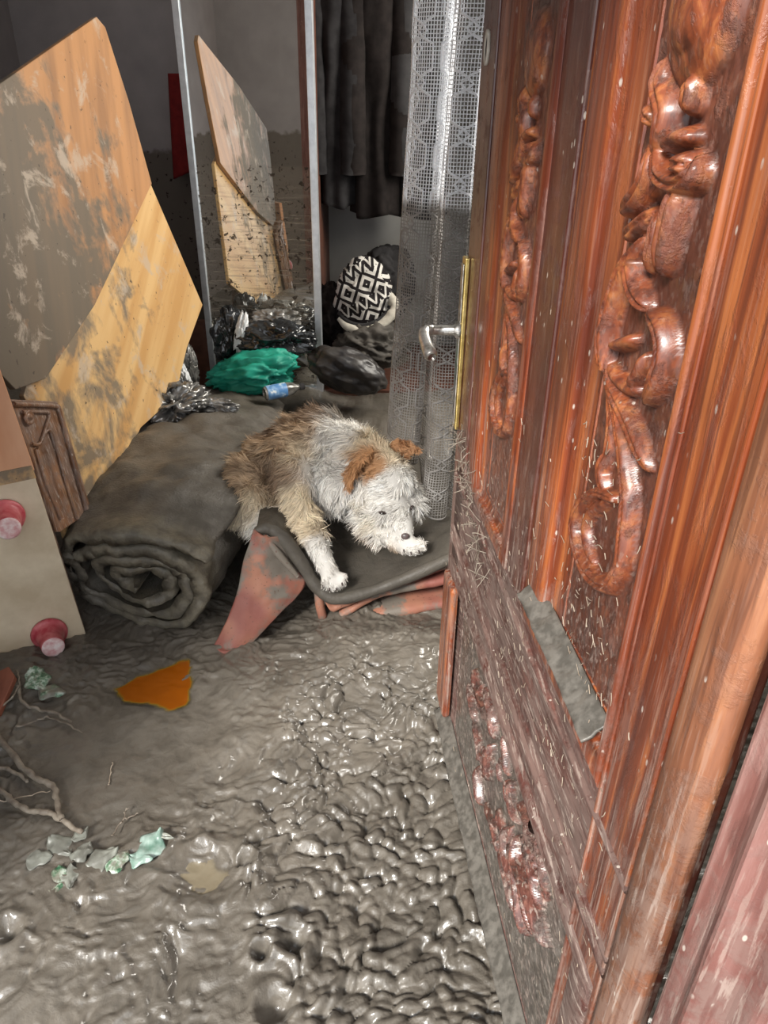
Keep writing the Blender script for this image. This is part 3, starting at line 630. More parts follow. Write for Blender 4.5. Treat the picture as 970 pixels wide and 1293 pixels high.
# ------------------------------------------------------------------ lace curtain: real threads following folded cloth
def lace():
    plan = spline([(-.015, 2.30), (.035, 2.25), (.085, 2.235), (.10, 2.27), (.085, 2.30), (.10, 2.32), (.125, 2.25), (.118, 2.16), (.14, 2.125), (.175, 2.12), (.20, 2.13), (.21, 2.18), (.235, 2.15), (.25, 2.10), (.29, 2.10), (.33, 2.13)], 400)
    d = np.concatenate([[0], np.cumsum(np.linalg.norm(np.diff(plan, axis=0), axis=1))]); L = d[-1]
    ztop = 2.12
    def S(s, z):
        s = np.asarray(s, float); z = np.asarray(z, float)
        px = np.interp(s, d, plan[:, 0]); py = np.interp(s, d, plan[:, 1]); q = (ztop-z)/1.8
        px = px+.05*(1-s/L)-.035*q*(1-s/L)+.045*(1-q)*(1-s/L)+.004*vn(s*9, z*5, s=3); py = py+.012*vn(s*7, z*4, s=7)
        return np.stack([px, py, z], -1)
    V = []; Fc = []; n = 0; C = []
    def strip(P, w):
        nonlocal n
        T = np.gradient(P, axis=0); T /= np.linalg.norm(T, axis=1)[:, None]+1e-9
        e = 1e-3; return P, T, w
    def add(s, z, w):
        thick = .0025 if w > .004 else 0
        nonlocal n
        s = np.asarray(s, float)+0*np.asarray(z, float); z = np.asarray(z, float)+0*s
        ds = np.gradient(s); dz = np.gradient(z); l = np.hypot(ds, dz)+1e-9; ns, nz = -dz/l, ds/l
        A = S(np.clip(s+ns*w/2, 0, L), z+nz*w/2); B = S(np.clip(s-ns*w/2, 0, L), z-nz*w/2); A[:, 1] -= thick; B[:, 1] -= thick
        k = len(s); V.append(np.concatenate([A, B])); i = np.arange(k-1); Fc.append(np.stack([i, i+1, i+1+k, i+k], -1)+n); n += 2*k
    zb = lambda s: .20+.14*(1-sst(.30, .42, s/L))-.012*abs(math.sin(s*36))
    st = .0092
    for s in np.arange(.002, L, st): add(s, np.linspace(ztop, zb(s), 90),   .0025)
    for z in np.arange(ztop, .20, -st):
        s = np.arange(0, L, .006); s = s[np.array([zb(q) < z for q in s])]
        if len(s) > 3: add(s, z+0*s, .0023)
    # chains of hexagons and rhombs worked in thick thread
    for k, s0 in enumerate(np.arange(.045, L-.03, .105)):
        for z0 in np.arange(2.1, .30, -.115):
            if z0-.1 < zb(s0): continue
            hw = .040
            hexa = [(0, 0), (.5, -.016), (.5, -.070), (0, -.088), (-.5, -.070), (-.5, -.016), (0, 0)]
            P = np.array(hexa); Q = np.concatenate([np.linspace(P[i], P[i+1], 7)[:-1] for i in range(6)]+[P[-1:]])
            add(s0+Q[:, 0]*hw*2, z0+Q[:, 1], .0062)
            P = np.array([(0, .0), (.014, -.014+.0), (0, -.028), (-.014, -.014), (0, 0)])*[1.2, 1]; Q = np.concatenate([np.linspace(P[i], P[i+1], 4)[:-1] for i in range(4)]+[P[-1:]])
            add(s0+Q[:, 0]+.0, z0-.088+Q[:, 1]+.0, .006)
    for s0 in (.016, .030):
        add(s0, np.linspace(ztop, zb(s0), 120), .003)
    for z0 in np.arange(2.1, .4, -.115):
        P = np.array([(0, 0), (.02, -.025), (0, -.05), (-.02, -.025), (0, 0)]); Q = np.concatenate([np.linspace(P[i], P[i+1], 5)[:-1] for i in range(4)]+[P[-1:]])
        add(.023+Q[:, 0], z0+Q[:, 1], .0060)
    ss = np.linspace(.0, L, 400); add(ss, np.array([zb(q)+.004 for q in ss]), .006)
    add(.003, np.linspace(ztop, zb(0), 200), .004)
    return np.concatenate(V), np.concatenate(Fc)
V, Fc = lace()
t = NT('lace_thread'); p = t.pos(); z = t.math('ADD', t.sep(p)[2], t.math('MULTIPLY', t.noise(p, 12., 3.), .06))
col = t.mix(t.mr(z, 1.175, 1.145), (.90, .92, .96), t.ramp(t.noise(p, 10., 4.), [(.35, (.20, .185, .17)), (.65, (.34, .325, .31))]))
t.fin(col, .7, spec=.3)
cur = thing('lace_curtain', (.15, 2.2, .2), 'white lace net curtain behind the front door, grey with mud below', 'curtain')
o = mesh('lace_net', V, Fc, t.m, cur, smooth=False)
m = o.modifiers.new('solid', 'SOLIDIFY'); m.thickness = .0009
V, Fc = tube([(-.15, 2.2, 2.135), (.75, 2.16, 2.135)], .011, 12); mesh('curtain_rod', V, Fc, M_alu, cur)

# ------------------------------------------------------------------ rolled carpet
def rolled_carpet():
    cx0, cz0 = -.715, .165; turns = 3.7; ns = 400; t = np.linspace(0, 1, ns); ang = -math.pi*.62+t*turns*2*math.pi
    r = .018+.184*t**.80
    wob = 1+.11*vn(ang*1.1, t*3, s=21)+.10*vn(ang*2.4, t*5, s=5)*(1-t*.55)
    ax = 1.22; ay = .86
    X = -np.cos(ang)*r*ax*wob; Z = np.sin(ang)*r*ay*wob
    flat = -.150; Z = np.where(Z < flat, flat+(Z-flat)*.2, Z)
    P = np.stack([X, Z], -1); T = np.gradient(P, axis=0); T /= np.linalg.norm(T, axis=1)[:, None]; N = np.stack([-T[:, 1], T[:, 0]], -1)
    th = .0155*np.clip(np.minimum(t, 1-t)*40, .25, 1)
    loop = np.concatenate([P+N*th[:, None], (P-N*th[:, None])[::-1]]); k = len(loop)
    ny = 70; ys = np.concatenate([[0, .004, .012], np.linspace(.03, 1.22, ny-3)]); V = []
    for i, y in enumerate(ys):
        q = y/1.22; L = loop.copy()
        puff = 1-.06*(1-min(1, y/.012)**.5)
        cx = cx0+.04*q+.02*math.sin(q*4); cz = cz0+.02*sst(.05, .3, q)-.075*sst(.35, 1, q); sc = 1+.16*math.sin(min(1., q*1.2)*math.pi*.5)-.12*sst(.85, 1, q)
        xs = L[:, 0]*(sc+.10+.10*q)+.0; zs = L[:, 1]*(1+(sc-1)*.4)
        rr = np.hypot(xs, zs); outer = sst(.12, .17, rr)
        nx = .010*fbm(xs*9+5, y*9, zs*9, s=2)*(.3+outer); nz = .013*fbm(xs*9, y*9+3, zs*9, s=12)*(.3+outer)
        yy = 1.775+y*.98+.02*np.sin(np.arctan2(zs, xs)*2+1)*(1-q)+.010*fbm(xs*22, zs*22, y, s=7)
        # front end face slopes: the roll's left side reaches nearer
        yy = yy-.04*(xs/.2)*(1-q)-.02*(zs/.15)*(1-q)
        V.append(np.stack([cx+xs*puff+nx, yy, cz+zs*puff+nz], -1))
    V = np.concatenate(V); V[:, 2] = np.maximum(V[:, 2], .004)
    Fc = [tuple(f) for f in grid_faces(ny, k, wrap_m=True)]
    h = ns
    for j in range(ns-1):
        Fc.append((j, j+1, k-2-j, k-1-j)); b = (ny-1)*k; Fc.append((b+j, b+k-1-j, b+k-2-j, b+j+1))
    return V, Fc
t = NT('mud_soaked_rolled_carpet'); p = t.pos(); nn = t.noise(p, 14., 5.); pile = t.noise(p, 160., 3.)
Nz = t.sep(t.mp(t.pos(), (1, 1, 1)))
col = t.mix(t.ramp(nn, [(.40, 0.), (.62, 1.)]), (.125, .111, .092), (.080, .070, .057))
front = t.mr(Nz[1], 1.86, 1.79); ol = t.ramp(t.noise(p, 30., 4.), [(.40, 0.), (.6, 1.)])
col = t.mix(t.math('MULTIPLY', front, .7), col, t.mix(ol, (.20, .175, .125), (.11, .096, .07)))
t.bump(t.math('ADD', t.math('MULTIPLY', nn, 1.2), t.math('MULTIPLY', pile, .45)), .55, .010)
t.fin(col, t.ramp(nn, [(.35, .38), (.65, .62)]), spec=.45)
V, Fc = rolled_carpet()
tag(mesh('rolled_carpet', V, Fc, t.m, org=(-.675, 1.78, 0)), 'thick mud-soaked rolled carpet lying at the left of the dog', 'carpet')

# ------------------------------------------------------------------ folded carpet under the dog
fold = thing('folded_carpet', (.0, 2.0, 0), 'folded muddy carpet with red underside that the dog lies on', 'carpet')
def sheet(name, front, back, thick, mat, nu=70, nv=36, drop=.0, seed=0, bul=.0, under=None, amp=.008):
    Fp = spline(front, nu); Bp = spline(back, nu); V = []
    for j in range(nv):
        q = j/(nv-1); P = Fp*(1-q)+Bp*q
        P[:, 2] += amp*fbm(P[:, 0]*9, P[:, 1]*9, s=seed, o=3)*math.sin(math.pi*min(1, q*2+.1))+bul*math.sin(math.pi*q)
        V.append(P)
    V = np.stack(V, 1)   # nu,nv,3
    top = V.reshape(-1, 3); Fc = grid_faces(nu, nv)
    o = mesh(name, top, Fc, mat, fold); m = o.modifiers.new('solid', 'SOLIDIFY'); m.thickness = thick; m.offset = -1
    if under: o.data.materials.append(under); m.material_offset = 1; m.material_offset_rim = 0
    m2 = o.modifiers.new('bev', 'SUBSURF'); m2.levels = 1; m2.render_levels = 1
    return o
fl = [ony(322, 668, 1.86), ony(338, 664, 1.87), ony(356, 676, 1.87), ony(378, 706, 1.86), ony(398, 735, 1.845), ony(422, 752, 1.83), ony(460, 746, 1.845), ony(510, 728, 1.87), ony(565, 704, 1.90), ony(640, 672, 1.95)]
fl = [p-np.array([0, 0, .0]) for p in fl]
bk = [np.array([x, 2.62, .17]) for x in np.linspace(-.42, .42, 10)]
mid = [f*np.array([1, 1, 1]) for f in fl]
sheet('top_layer', fl, bk, .020, M_mudcarpet, seed=3, under=M_cred, amp=.012)
# rounded rolled lip along the front of the top layer
lipP = spline([np.array(p)+np.array([0, .004, -.012]) for p in fl], 90); R = np.interp(np.linspace(0, 1, 90), [0, .1, .3, .5, 1], [.013, .020, .023, .019, .017])*(1+.1*vn(np.arange(90)*.35, 0*np.arange(90), s=4))
V, Fc = tube(lipP, R, 14); mesh('rolled_lip', V, Fc, M_mudcarpet, fold)
def layer(name, pts, r0, mat, seed, n=70):
    """a folded edge: flat rounded bulge running along pts (front), 18 cm deep"""
    P = spline(pts, n); V = []; prof = [(.17, .5), (.03, .5), (.012, .46), (.003, .3), (0, 0), (.003, -.3), (.012, -.46), (.03, -.5), (.17, -.5)]
    for (dy, dz) in prof:
        q = P.copy(); q[:, 1] += dy+.004*vn(q[:, 0]*30, q[:, 0]*0+dz, s=seed); q[:, 2] += dz*r0*2*(1+.15*vn(q[:, 0]*14, 0*q[:, 0], s=seed+2)); V.append(q)
    V = np.concatenate(V); k = len(prof)
    Fc = [tuple(f) for f in grid_faces(k, n)]+[tuple(i*n for i in range(k)), tuple(i*n+n-1 for i in range(k))[::-1]]
    return mesh(name, V, Fc, mat, fold)
layer('folded_layer', [ony(404, 742, 1.86), ony(418, 770, 1.85), ony(440, 762, 1.86), ony(500, 738, 1.885), ony(565, 716, 1.915), ony(640, 690, 1.95)], .015, M_cred, 4)
layer('folded_layer', [ony(428, 780, 1.855), ony(445, 772, 1.86), ony(480, 752, 1.885), ony(520, 744, 1.90), ony(565, 735, 1.92), ony(640, 715, 1.96)], .016, M_cred, 9)
layer('folded_layer', [ony(402, 778, 1.84), ony(408, 787, 1.84), ony(440, 790, 1.85), ony(500, 776, 1.88), ony(565, 766, 1.91), ony(640, 750, 1.95)], .018, M_cred, 14)
V, Fc = tube(spline([ony(402, 745, 1.86), ony(404, 765, 1.85), ony(408, 780, 1.85)], 14), [.008]+[.014]*12+[.010], 12); mesh('folded_end', V, Fc, M_cred, fold)
# flap hanging down to the mud at the left
fL = spline([ony(322, 668, 1.86), ony(308, 710, 1.82), ony(298, 755, 1.775), ony(282, 795, 1.72), ony(268, 822, 1.68)], 50)
fR = spline([ony(350, 676, 1.865), ony(368, 706, 1.86), ony(384, 738, 1.84), ony(345, 782, 1.76), ony(305, 824, 1.68)], 50)
V = []
for j in range(30):
    q = j/29; P = fL*(1-q)+fR*q; P[:, 1] += -.022*math.sin(math.pi*q)+.006*fbm(P[:, 0]*14, P[:, 2]*14, s=6); P[:, 2] = np.maximum(P[:, 2], .004); V.append(P)
o = mesh('hanging_flap', np.stack(V, 1).reshape(-1, 3), grid_faces(50, 30), M_cred, fold); m = o.modifiers.new('solid', 'SOLIDIFY'); m.thickness = .014; m.offset = 0
o['label'] = 'salmon pink corner flap streaked with mud'
dkey = spline([ony(334, 676, 1.845), ony(352, 700, 1.83), ony(376, 728, 1.82)], 20); V, Fc = tube(dkey, np.interp(np.linspace(0, 1, 20), [0, .5, 1], [.006, .012, .006]), 10); mesh('flap_fold', V, Fc, M_cred, fold)

# ------------------------------------------------------------------ dog
def blob_mesh(chains, vox, smooth_it, name='tmp'):
    """one continuous surface grown from tapering bone chains"""
    ico_v = []; 
    import bmesh
    bm = bmesh.new(); bmesh.ops.create_icosphere(bm, subdivisions=2, radius=1); sv = np.array([v.co[:] for v in bm.verts]); sf = np.array([[v.index for v in f.verts] for f in bm.faces]); bm.free()
    V = []; Fq = []; n = 0
    for ch in chains:
        P = np.array([c[:3] for c in ch], float); R = np.array([c[3] for c in ch], float)
        for i in range(max(1, len(P)-1)):
            j = min(i+1, len(P)-1); L = np.linalg.norm(P[j]-P[i]); m = max(2, int(L/(min(R[i], R[j])*.22))+1)
            for q in np.linspace(0, 1, m): V.append(P[i]*(1-q)+P[j]*q+sv*(R[i]*(1-q)+R[j]*q)); Fq.append(sf+n); n += len(sv)
    o = mesh(name, np.concatenate(V), np.concatenate(Fq))
    m = o.modifiers.new('r', 'REMESH'); m.mode = 'VOXEL'; m.voxel_size = vox
    m = o.modifiers.new('s', 'SMOOTH'); m.factor = .5; m.iterations = smooth_it
    dg = bpy.context.evaluated_depsgraph_get(); me = bpy.data.meshes.new_from_object(o.evaluated_get(dg))
    bpy.data.objects.remove(o); return me
def PB(x, y, Y, r, dz=0.): p = ony(x, y, Y); return (p[0], p[1], p[2]+dz, r)
hd_c = np.array(PB(484, 602, 2.12, 1)[:3])
chains = [
 [PB(312, 605, 2.20, .088), PB(345, 590, 2.24, .100), PB(385, 578, 2.27, .112), PB(425, 574, 2.27, .108), PB(452, 580, 2.22, .090), PB(475, 592, 2.15, .078)],   # trunk to neck
 [PB(320, 590, 2.30, .075), PB(370, 560, 2.37, .085), PB(410, 552, 2.36, .085), PB(440, 565, 2.30, .075)],   # back
 [PB(308, 612, 2.14, .078), PB(318, 640, 2.06, .070), PB(335, 662, 2.00, .045)],   # thigh
 [PB(322, 655, 2.02, .040), PB(350, 672, 1.98, .028)],                             # hind foot tucked on the fold
 [PB(425, 610, 2.15, .085), PB(400, 615, 2.15, .085)],                              # chest
 [PB(372, 598, 2.10, .058), PB(376, 630, 2.03, .046), PB(388, 662, 1.96, .036), PB(404, 695, 1.90, .030), PB(414, 718, 1.865, .028), PB(419, 732, 1.85, .031)],   # left fore leg
 [PB(455, 625, 2.16, .060), PB(478, 668, 2.06, .036), PB(500, 685, 1.99, .028), PB(514, 690, 1.965, .026), PB(524, 691, 1.955, .027)],   # right fore leg
 [PB(470, 585, 2.16, .078), PB(484, 598, 2.12, .082), PB(492, 610, 2.09, .078)],   # skull
 [PB(470, 625, 2.09, .058), PB(485, 640, 2.05, .056)],                             # cheek
 [PB(512, 622, 2.12, .052), PB(513, 640, 2.08, .046)],                             # far cheek
 [PB(495, 635, 2.06, .056), PB(504, 652, 2.03, .043), PB(510, 666, 2.00, .033), PB(512, 674, 1.985, .027)],   # muzzle
 [PB(500, 668, 2.01, .026), PB(508, 680, 1.985, .018)],                            # lower jaw
]
for (x, y) in ((410, 738), (417, 742), (425, 741), (432, 736)): chains.append([PB(x+1, y-8, 1.845, .015), PB(x, y, 1.832, .0125)])
for (x, y) in ((511, 695), (519, 698), (528, 696), (535, 691)): chains.append([PB(x-2, y-6, 1.953, .013), PB(x, y, 1.940, .011)])
dogme = blob_mesh(chains, .0075, 7)
dog = thing('dog', tuple(ony(400, 640, 2.1)*[1, 1, 0]+np.array([0, 0, .16])), 'small shaggy cream and tan dog lying on the folded carpet, chin on its paw', 'dog')
DL = np.array(dog.location)
# ears: thick folded flaps
def flap(base, mid, tip, w, th=.010):
    P = spline([base, mid, tip], 14); T, N, B = frames(P); V = []
    side = nrm(np.cross(T[5], nrm(P[5]-hd_c)))
    out = nrm(np.cross(side, T[5]))
    for i in range(14):
        q = i/13; ww = w*(math.sin(math.pi*(.28+.66*q))); 
        for a in np.linspace(0, 2*math.pi, 12, endpoint=False): V.append(P[i]+side*ww*math.cos(a)+out*(th*.5*math.sin(a)+.006*math.cos(a)**2))
    return np.array(V), [tuple(f) for f in grid_faces(14, 12, wrap_m=True)]+[tuple(range(12))[::-1], tuple(range(13*12, 14*12))]
E1 = flap(ony(462, 580, 2.14), ony(446, 592, 2.085), ony(438, 618, 2.068), .072, .016)
E2 = flap(ony(494, 582, 2.17), ony(510, 564, 2.155), ony(528, 567, 2.115), .036, .012)
mv = np.empty(len(dogme.vertices)*3, np.float32); dogme.vertices.foreach_get('co', mv); mv = mv.reshape(-1, 3).astype(float)
dogme.calc_loop_triangles(); tr = np.empty(len(dogme.loop_triangles)*3, np.int32); dogme.loop_triangles.foreach_get('vertices', tr); tr = tr.reshape(-1, 3)
def tris(V, Fc): 
    T = []
    for f in Fc:
        for k in range(1, len(f)-1): T.append((f[0], f[k], f[k+1]))
    return V, np.array(T)
def proj_np(P):
    q = P-CAM; z = q@fwd; return np.stack([CX+F*(q@RT)/z, CY-F*(q@UP)/z], -1)
WHITE, CREAM, TAN, BROWN, ORANGE, GREY, DIRT = map(np.array, ((.86, .83, .78), (.78, .66, .48), (.50, .36, .235), (.27, .185, .125), (.50, .265, .125), (.42, .39, .35), (.16, .135, .11)))
spots = []   # coat markings: centre in the room, radii, colour, weight
def mark(x, y, Y, r, c, w=1.): spots.append((ony(x, y, Y), r, c, w))
for a in [(300, 590, 2.15, .075, TAN, 1), (285, 585, 2.2, .06, CREAM, .8), (318, 565, 2.25, .07, TAN, 1), (345, 590, 2.13, .055, BROWN, 1.3), (338, 615, 2.10, .05, TAN, 1.2), (355, 560, 2.2, .07, TAN, 1), (352, 620, 2.06, .035, BROWN, 1.0),
          (375, 570, 2.16, .055, CREAM, 1.1), (385, 545, 2.28, .06, TAN, 1), (362, 605, 2.08, .04, BROWN, 1.), (372, 625, 2.0, .03, CREAM, 1.4), (400, 522, 2.4, .07, BROWN, .9), (350, 545, 2.32, .07, BROWN, .9), (370, 530, 2.4, .06, TAN, 1), (440, 525, 2.38, .06, GREY, .9),
          (310, 645, 2.02, .06, CREAM, 1.3), (325, 665, 1.98, .05, WHITE, .8), (300, 620, 2.08, .05, TAN, 1), (280, 610, 2.15, .05, TAN, 1),
          (425, 555, 2.25, .065, WHITE, 1.5), (440, 535, 2.3, .06, WHITE, 1.4), (412, 600, 2.12, .07, WHITE, 1.5), (400, 630, 2.1, .06, WHITE, 1.3), (430, 640, 2.1, .07, WHITE, 1.2),
          (385, 655, 1.95, .05, CREAM, 1.2), (405, 700, 1.88, .05, WHITE, 1.3), (420, 735, 1.84, .05, WHITE, 1.5), (380, 635, 2.0, .04, CREAM, 1.2),
          (455, 583, 2.10, .030, ORANGE, 1.0), (475, 575, 2.1, .035, ORANGE, 1.1), (487, 568, 2.12, .035, CREAM, 1.2), (468, 598, 2.05, .028, ORANGE, 1.0), (478, 588, 2.06, .025, ORANGE, 1.), (505, 575, 2.1, .04, CREAM, 1.), (470, 560, 2.2, .05, CREAM, .9),
          (490, 610, 2.02, .035, WHITE, 1.6), (515, 600, 2.06, .045, WHITE, 1.6), (475, 620, 2.02, .035, WHITE, 1.5), (485, 640, 2.0, .05, WHITE, 1.6), (510, 650, 2.0, .05, WHITE, 1.7), (460, 635, 2.06, .04, CREAM, 1.), (505, 670, 1.97, .04, WHITE, 1.7), (522, 692, 1.95, .04, WHITE, 1.5)]: mark(*a)
for a in [(450, 625, 2.05, .045, WHITE, 1.3), (470, 650, 2.03, .05, WHITE, 1.5), (528, 630, 2.08, .05, WHITE, 1.6), (530, 655, 2.06, .05, WHITE, 1.5), (440, 610, 2.1, .04, WHITE, 1.2), (468, 662, 2.02, .04, CREAM, 1.6), (480, 672, 2.02, .04, WHITE, 1.6), (455, 650, 2.06, .04, WHITE, 1.4)]: mark(*a)
def coatcol(P):
    w = np.full((len(P), 1), .02); c = np.tile(TAN*.02, (len(P), 1))
    for (q, r, col, wt) in spots:
        k = (wt*np.exp(-((np.linalg.norm(P-q, axis=1)/r)**2)*1.6))[:, None]**1.4; w += k; c += k*col
    return c/w
body = bpy.data.objects.new('dog_body', dogme); COL.objects.link(body); body.parent = dog
co = mv-DL; dogme.vertices.foreach_set('co', co.astype(np.float32).ravel()); dogme.update()
ca = dogme.color_attributes.new('Col', 'FLOAT_COLOR', 'POINT'); cc = np.ones((len(mv), 4), np.float32); cc[:, :3] = coatcol(mv)*.62; ca.data.foreach_set('color', cc.ravel())
dogme.polygons.foreach_set('use_smooth', np.ones(len(dogme.polygons), bool)); dogme.materials.clear()
t = NT('dog_fur'); vc = t.node('ShaderNodeVertexColor', layer_name='Col').outputs[0]
M_fur = t.fin(vc, .62, spec=.3); dogme.materials.append(M_fur)
ear_o = []
for nm, (V, Fc), c in (('ear', E1, ORANGE*.75), ('ear', E2, ORANGE*.85)):
    ear_o.append(mesh(nm, V, Fc, M_fur, dog, col=np.tile(c, (len(V), 1))))
# fur
HEADC = hd_c; NOSE = np.array(PB(512, 674, 1.985, 1)[:3]); RUMP = np.array(ony(285, 600, 2.2)); PAWL = np.array(ony(419, 735, 1.84)); PAWR = np.array(ony(522, 692, 1.95)); NECK = np.array(ony(445, 578, 2.2))
def fur(name, V, T, n, seed, colfn, lenmul=1., fixdir=None, parent=None):
    r = np.random.default_rng(seed); a, b, c = V[T[:, 0]], V[T[:, 1]], V[T[:, 2]]; N = np.cross(b-a, c-a); A = np.linalg.norm(N, axis=1); N /= A[:, None]+1e-12
    i = r.choice(len(T), n, p=A/A.sum()); u, v = r.random(n), r.random(n); s = u+v > 1; u[s], v[s] = 1-u[s], 1-v[s]
    P = a[i]+(b-a)[i]*u[:, None]+(c-a)[i]*v[:, None]; N = N[i]
    dh = np.linalg.norm(P-HEADC, axis=1); dn = np.linalg.norm(P-NOSE, axis=1); dpl = np.linalg.norm(P-PAWL, axis=1); dpr = np.linalg.norm(P-PAWR, axis=1)
    # lie of the coat
    back = nrm(RUMP-NECK); D = np.tile(back, (n, 1))*.75+np.array([0, 0, -.75])
    wh = np.clip(1.25-dh/.12, 0, 1)[:, None]; D = D*(1-wh)+wh*((P-NOSE)/(dn[:, None]+1e-9)*.55+np.array([0, 0, -.30]))
    lp = (P[:, 2] < .24) & (dpl < .28) & (P[:, 1] < 2.03); D[lp] = np.array(PAWL-np.array(ony(376, 630, 2.03)))*4
    lr = (dpr < .12) & (P[:, 2] < .205); D[lr] = (PAWR-np.array(ony(478, 668, 2.06)))*6
    L = np.full(n, .040); L = np.where(dh < .13, .026, L); L = np.where(dn < .085, .019, L); L = np.where(dn < .055, .013, L); L = np.where(dn < .026, .005, L); L = np.where(lp, .019, L); L = np.where(dpl < .055, .012, L); L = np.where(lr, .013, L)
    hump = np.linalg.norm(P-np.array(ony(405, 522, 2.42)), axis=1) < .10; L = np.where(hump, .062, L); D[hump] += np.array([.0, .1, .9])
    bel = (P[:, 2] < .30) & (P[:, 0] < -.05) & ~lp; L = np.where(bel, .046, L)
    chest = np.linalg.norm(P-np.array(ony(425, 610, 2.12)), axis=1) < .12; L = np.where(chest, .045, L); D[chest] += np.array([0, -.2, -.6])
    if fixdir is not None: D = np.tile(fixdir, (n, 1)).astype(float); L = np.full(n, .018)
    L = L*lenmul*r.uniform(.7, 1.25, n)
    # locks: neighbours share a bend
    fr = np.where(L > .02, 26., 55.)
    def vf(q, f, s): return np.stack([fbm(q[:, 0]*f, q[:, 1]*f, q[:, 2]*f, s=s+k*50, o=2) for k in range(3)], -1)
    C1 = vf(P, 22, 1); C2 = vf(P, 48, 300)
    D = D/(np.linalg.norm(D, axis=1)[:, None]+1e-9); D = D-N*((D*N).sum(1)[:, None])*.85
    D0 = D*.75+N*.55+C1*.45+C2*.30+r.normal(0, .10, (n, 3)); D0 /= np.linalg.norm(D0, axis=1)[:, None]
    D1 = D*1.0+N*.12+C1*.75+C2*.6+np.array([0, 0, -.22])+r.normal(0, .12, (n, 3)); D1 /= np.linalg.norm(D1, axis=1)[:, None]
    curl = vf(P+D0*.03, 60, 700)*.5
    K = 5; pts = [P-N*.002]; 
    for k in range(1, K):
        q = k/(K-1); d = D0*(1-q)+D1*q+curl*q; d /= np.linalg.norm(d, axis=1)[:, None]; pts.append(pts[-1]+d*(L/(K-1))[:, None])
    pts = np.stack(pts, 1)   # n,K,3
    floor_z = .0
    W = np.where(L > .02, .00085, .0007)*r.uniform(.7, 1.3, n)
    sd = np.cross(D1, N+r.normal(0, .6, (n, 3))); sd /= np.linalg.norm(sd, axis=1)[:, None]+1e-9
    wk = np.array([1., 1., .85, .6, .12])
    Lf = pts+sd[:, None]*(W[:, None]*wk)[..., None]; Rt = pts-sd[:, None]*(W[:, None]*wk)[..., None]
    VV = np.concatenate([Lf, Rt], 1).reshape(-1, 3); base = np.arange(n)[:, None]*2*K; k = np.arange(K-1)[None]
    FF = np.stack([base+k, base+k+1, base+K+k+1, base+K+k], -1).reshape(-1, 4)
    col = colfn(P); col = col*(1+.16*C2[:, :1]+r.normal(0, .10, (n, 1)))
    # wet muddy tips on paws, belly and feet
    md = np.clip(1.3-dpl/.075, 0, 1)*.62+np.clip(1.2-dpr/.055, 0, 1)*.55+.35*((dn < .035) & (C1[:, 0] > .1)); md = md*(C2[:, 0] > -.05)
    lock = (fbm(P[:, 0]*30, P[:, 1]*30, P[:, 2]*30, s=90, o=2) > .52)*.35; md = np.clip(md+lock*(dh > .12), 0, .8)[:, None]; col = col*(1-md)+DIRT*md
    col = np.clip(col, .015, .92)
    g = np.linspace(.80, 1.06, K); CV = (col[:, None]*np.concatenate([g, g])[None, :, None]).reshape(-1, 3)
    return mesh(name, VV, FF, M_fur, parent or dog, smooth=True, col=np.clip(CV, 0, .95))
fur('dog_fur', mv, tr, 74000, 11, coatcol)
for (V, Fc), c, eo, dr in ((E1, ORANGE, ear_o[0], (-.15, -.3, -.8)), (E2, ORANGE*1.15+.03, ear_o[1], (.6, -.2, .15))):
    vv, tt = tris(V, Fc); hf = fur('ear_fur', vv, tt, 4200, 5, (lambda P, c=c: np.tile(c, (len(P), 1))), 1., dr)
# eyes, nose
M_eye = simple('dark_wet_eye', (.012, .008, .006), (.02, .012, .01), 60., .08, .0, spec=.8)
M_nose = simple('grey_pink_nose', (.045, .036, .036), (.13, .09, .085), 120., .4, .5, .002)
M_lid = simple('dark_eyelid_skin', (.03, .02, .018), (.06, .04, .035), 60., .5, .2)
from mathutils.bvhtree import BVHTree
bv = BVHTree.FromPolygons([tuple(v) for v in mv], [tuple(int(k) for k in f) for f in tr])
def surf(x, y):
    h = bv.ray_cast(Vector(CAM), Vector(nrm(ray(x, y)))); return np.array(h[0]), np.array(h[1])
def ellipsoid(c, ax, rad, k=16):
    A = np.array(ax); V = []; 
    for i in range(k//2+1):
        ph_ = math.pi*i/(k//2)
        for j in range(k):
            a = 2*math.pi*j/k; q = np.array([math.sin(ph_)*math.cos(a), math.sin(ph_)*math.sin(a), math.cos(ph_)])*rad; V.append(np.array(c)+q@A)
    return np.array(V), [tuple(f) for f in grid_faces(k//2+1, k, wrap_m=True)]
for (x, y) in ((483, 647), (519, 641)):
    p, n_ = surf(x, y); sdv = nrm(np.cross(n_, [0, 0, 1.])); uv = np.cross(sdv, n_)
    V, Fc = ellipsoid(p+n_*.0035, [sdv, uv, n_], (.0120, .0058, .0050)); mesh('eyelid', V, Fc, M_lid, dog)
    V, Fc = ellipsoid(p+n_*.0055, [sdv, uv, n_], (.0085, .0040, .0055)); mesh('eye', V, Fc, M_eye, dog)
p, n_ = surf(512, 677); sdv = nrm(np.cross(n_, [0, 0, 1.])); uv = np.cross(sdv, n_)
V, Fc = ellipsoid(p+n_*.002, [sdv, uv, n_], (.0135, .0105, .007), 20); mesh('nose', V, Fc, M_nose, dog)
V, Fc = tube(spline([p+sdv*.012+uv*-.010+n_*-.002, p+uv*-.017+n_*.001, p-sdv*.012+uv*-.011-n_*.002], 12), .0022, 8); mesh('mouth', V, Fc, M_lid, dog)
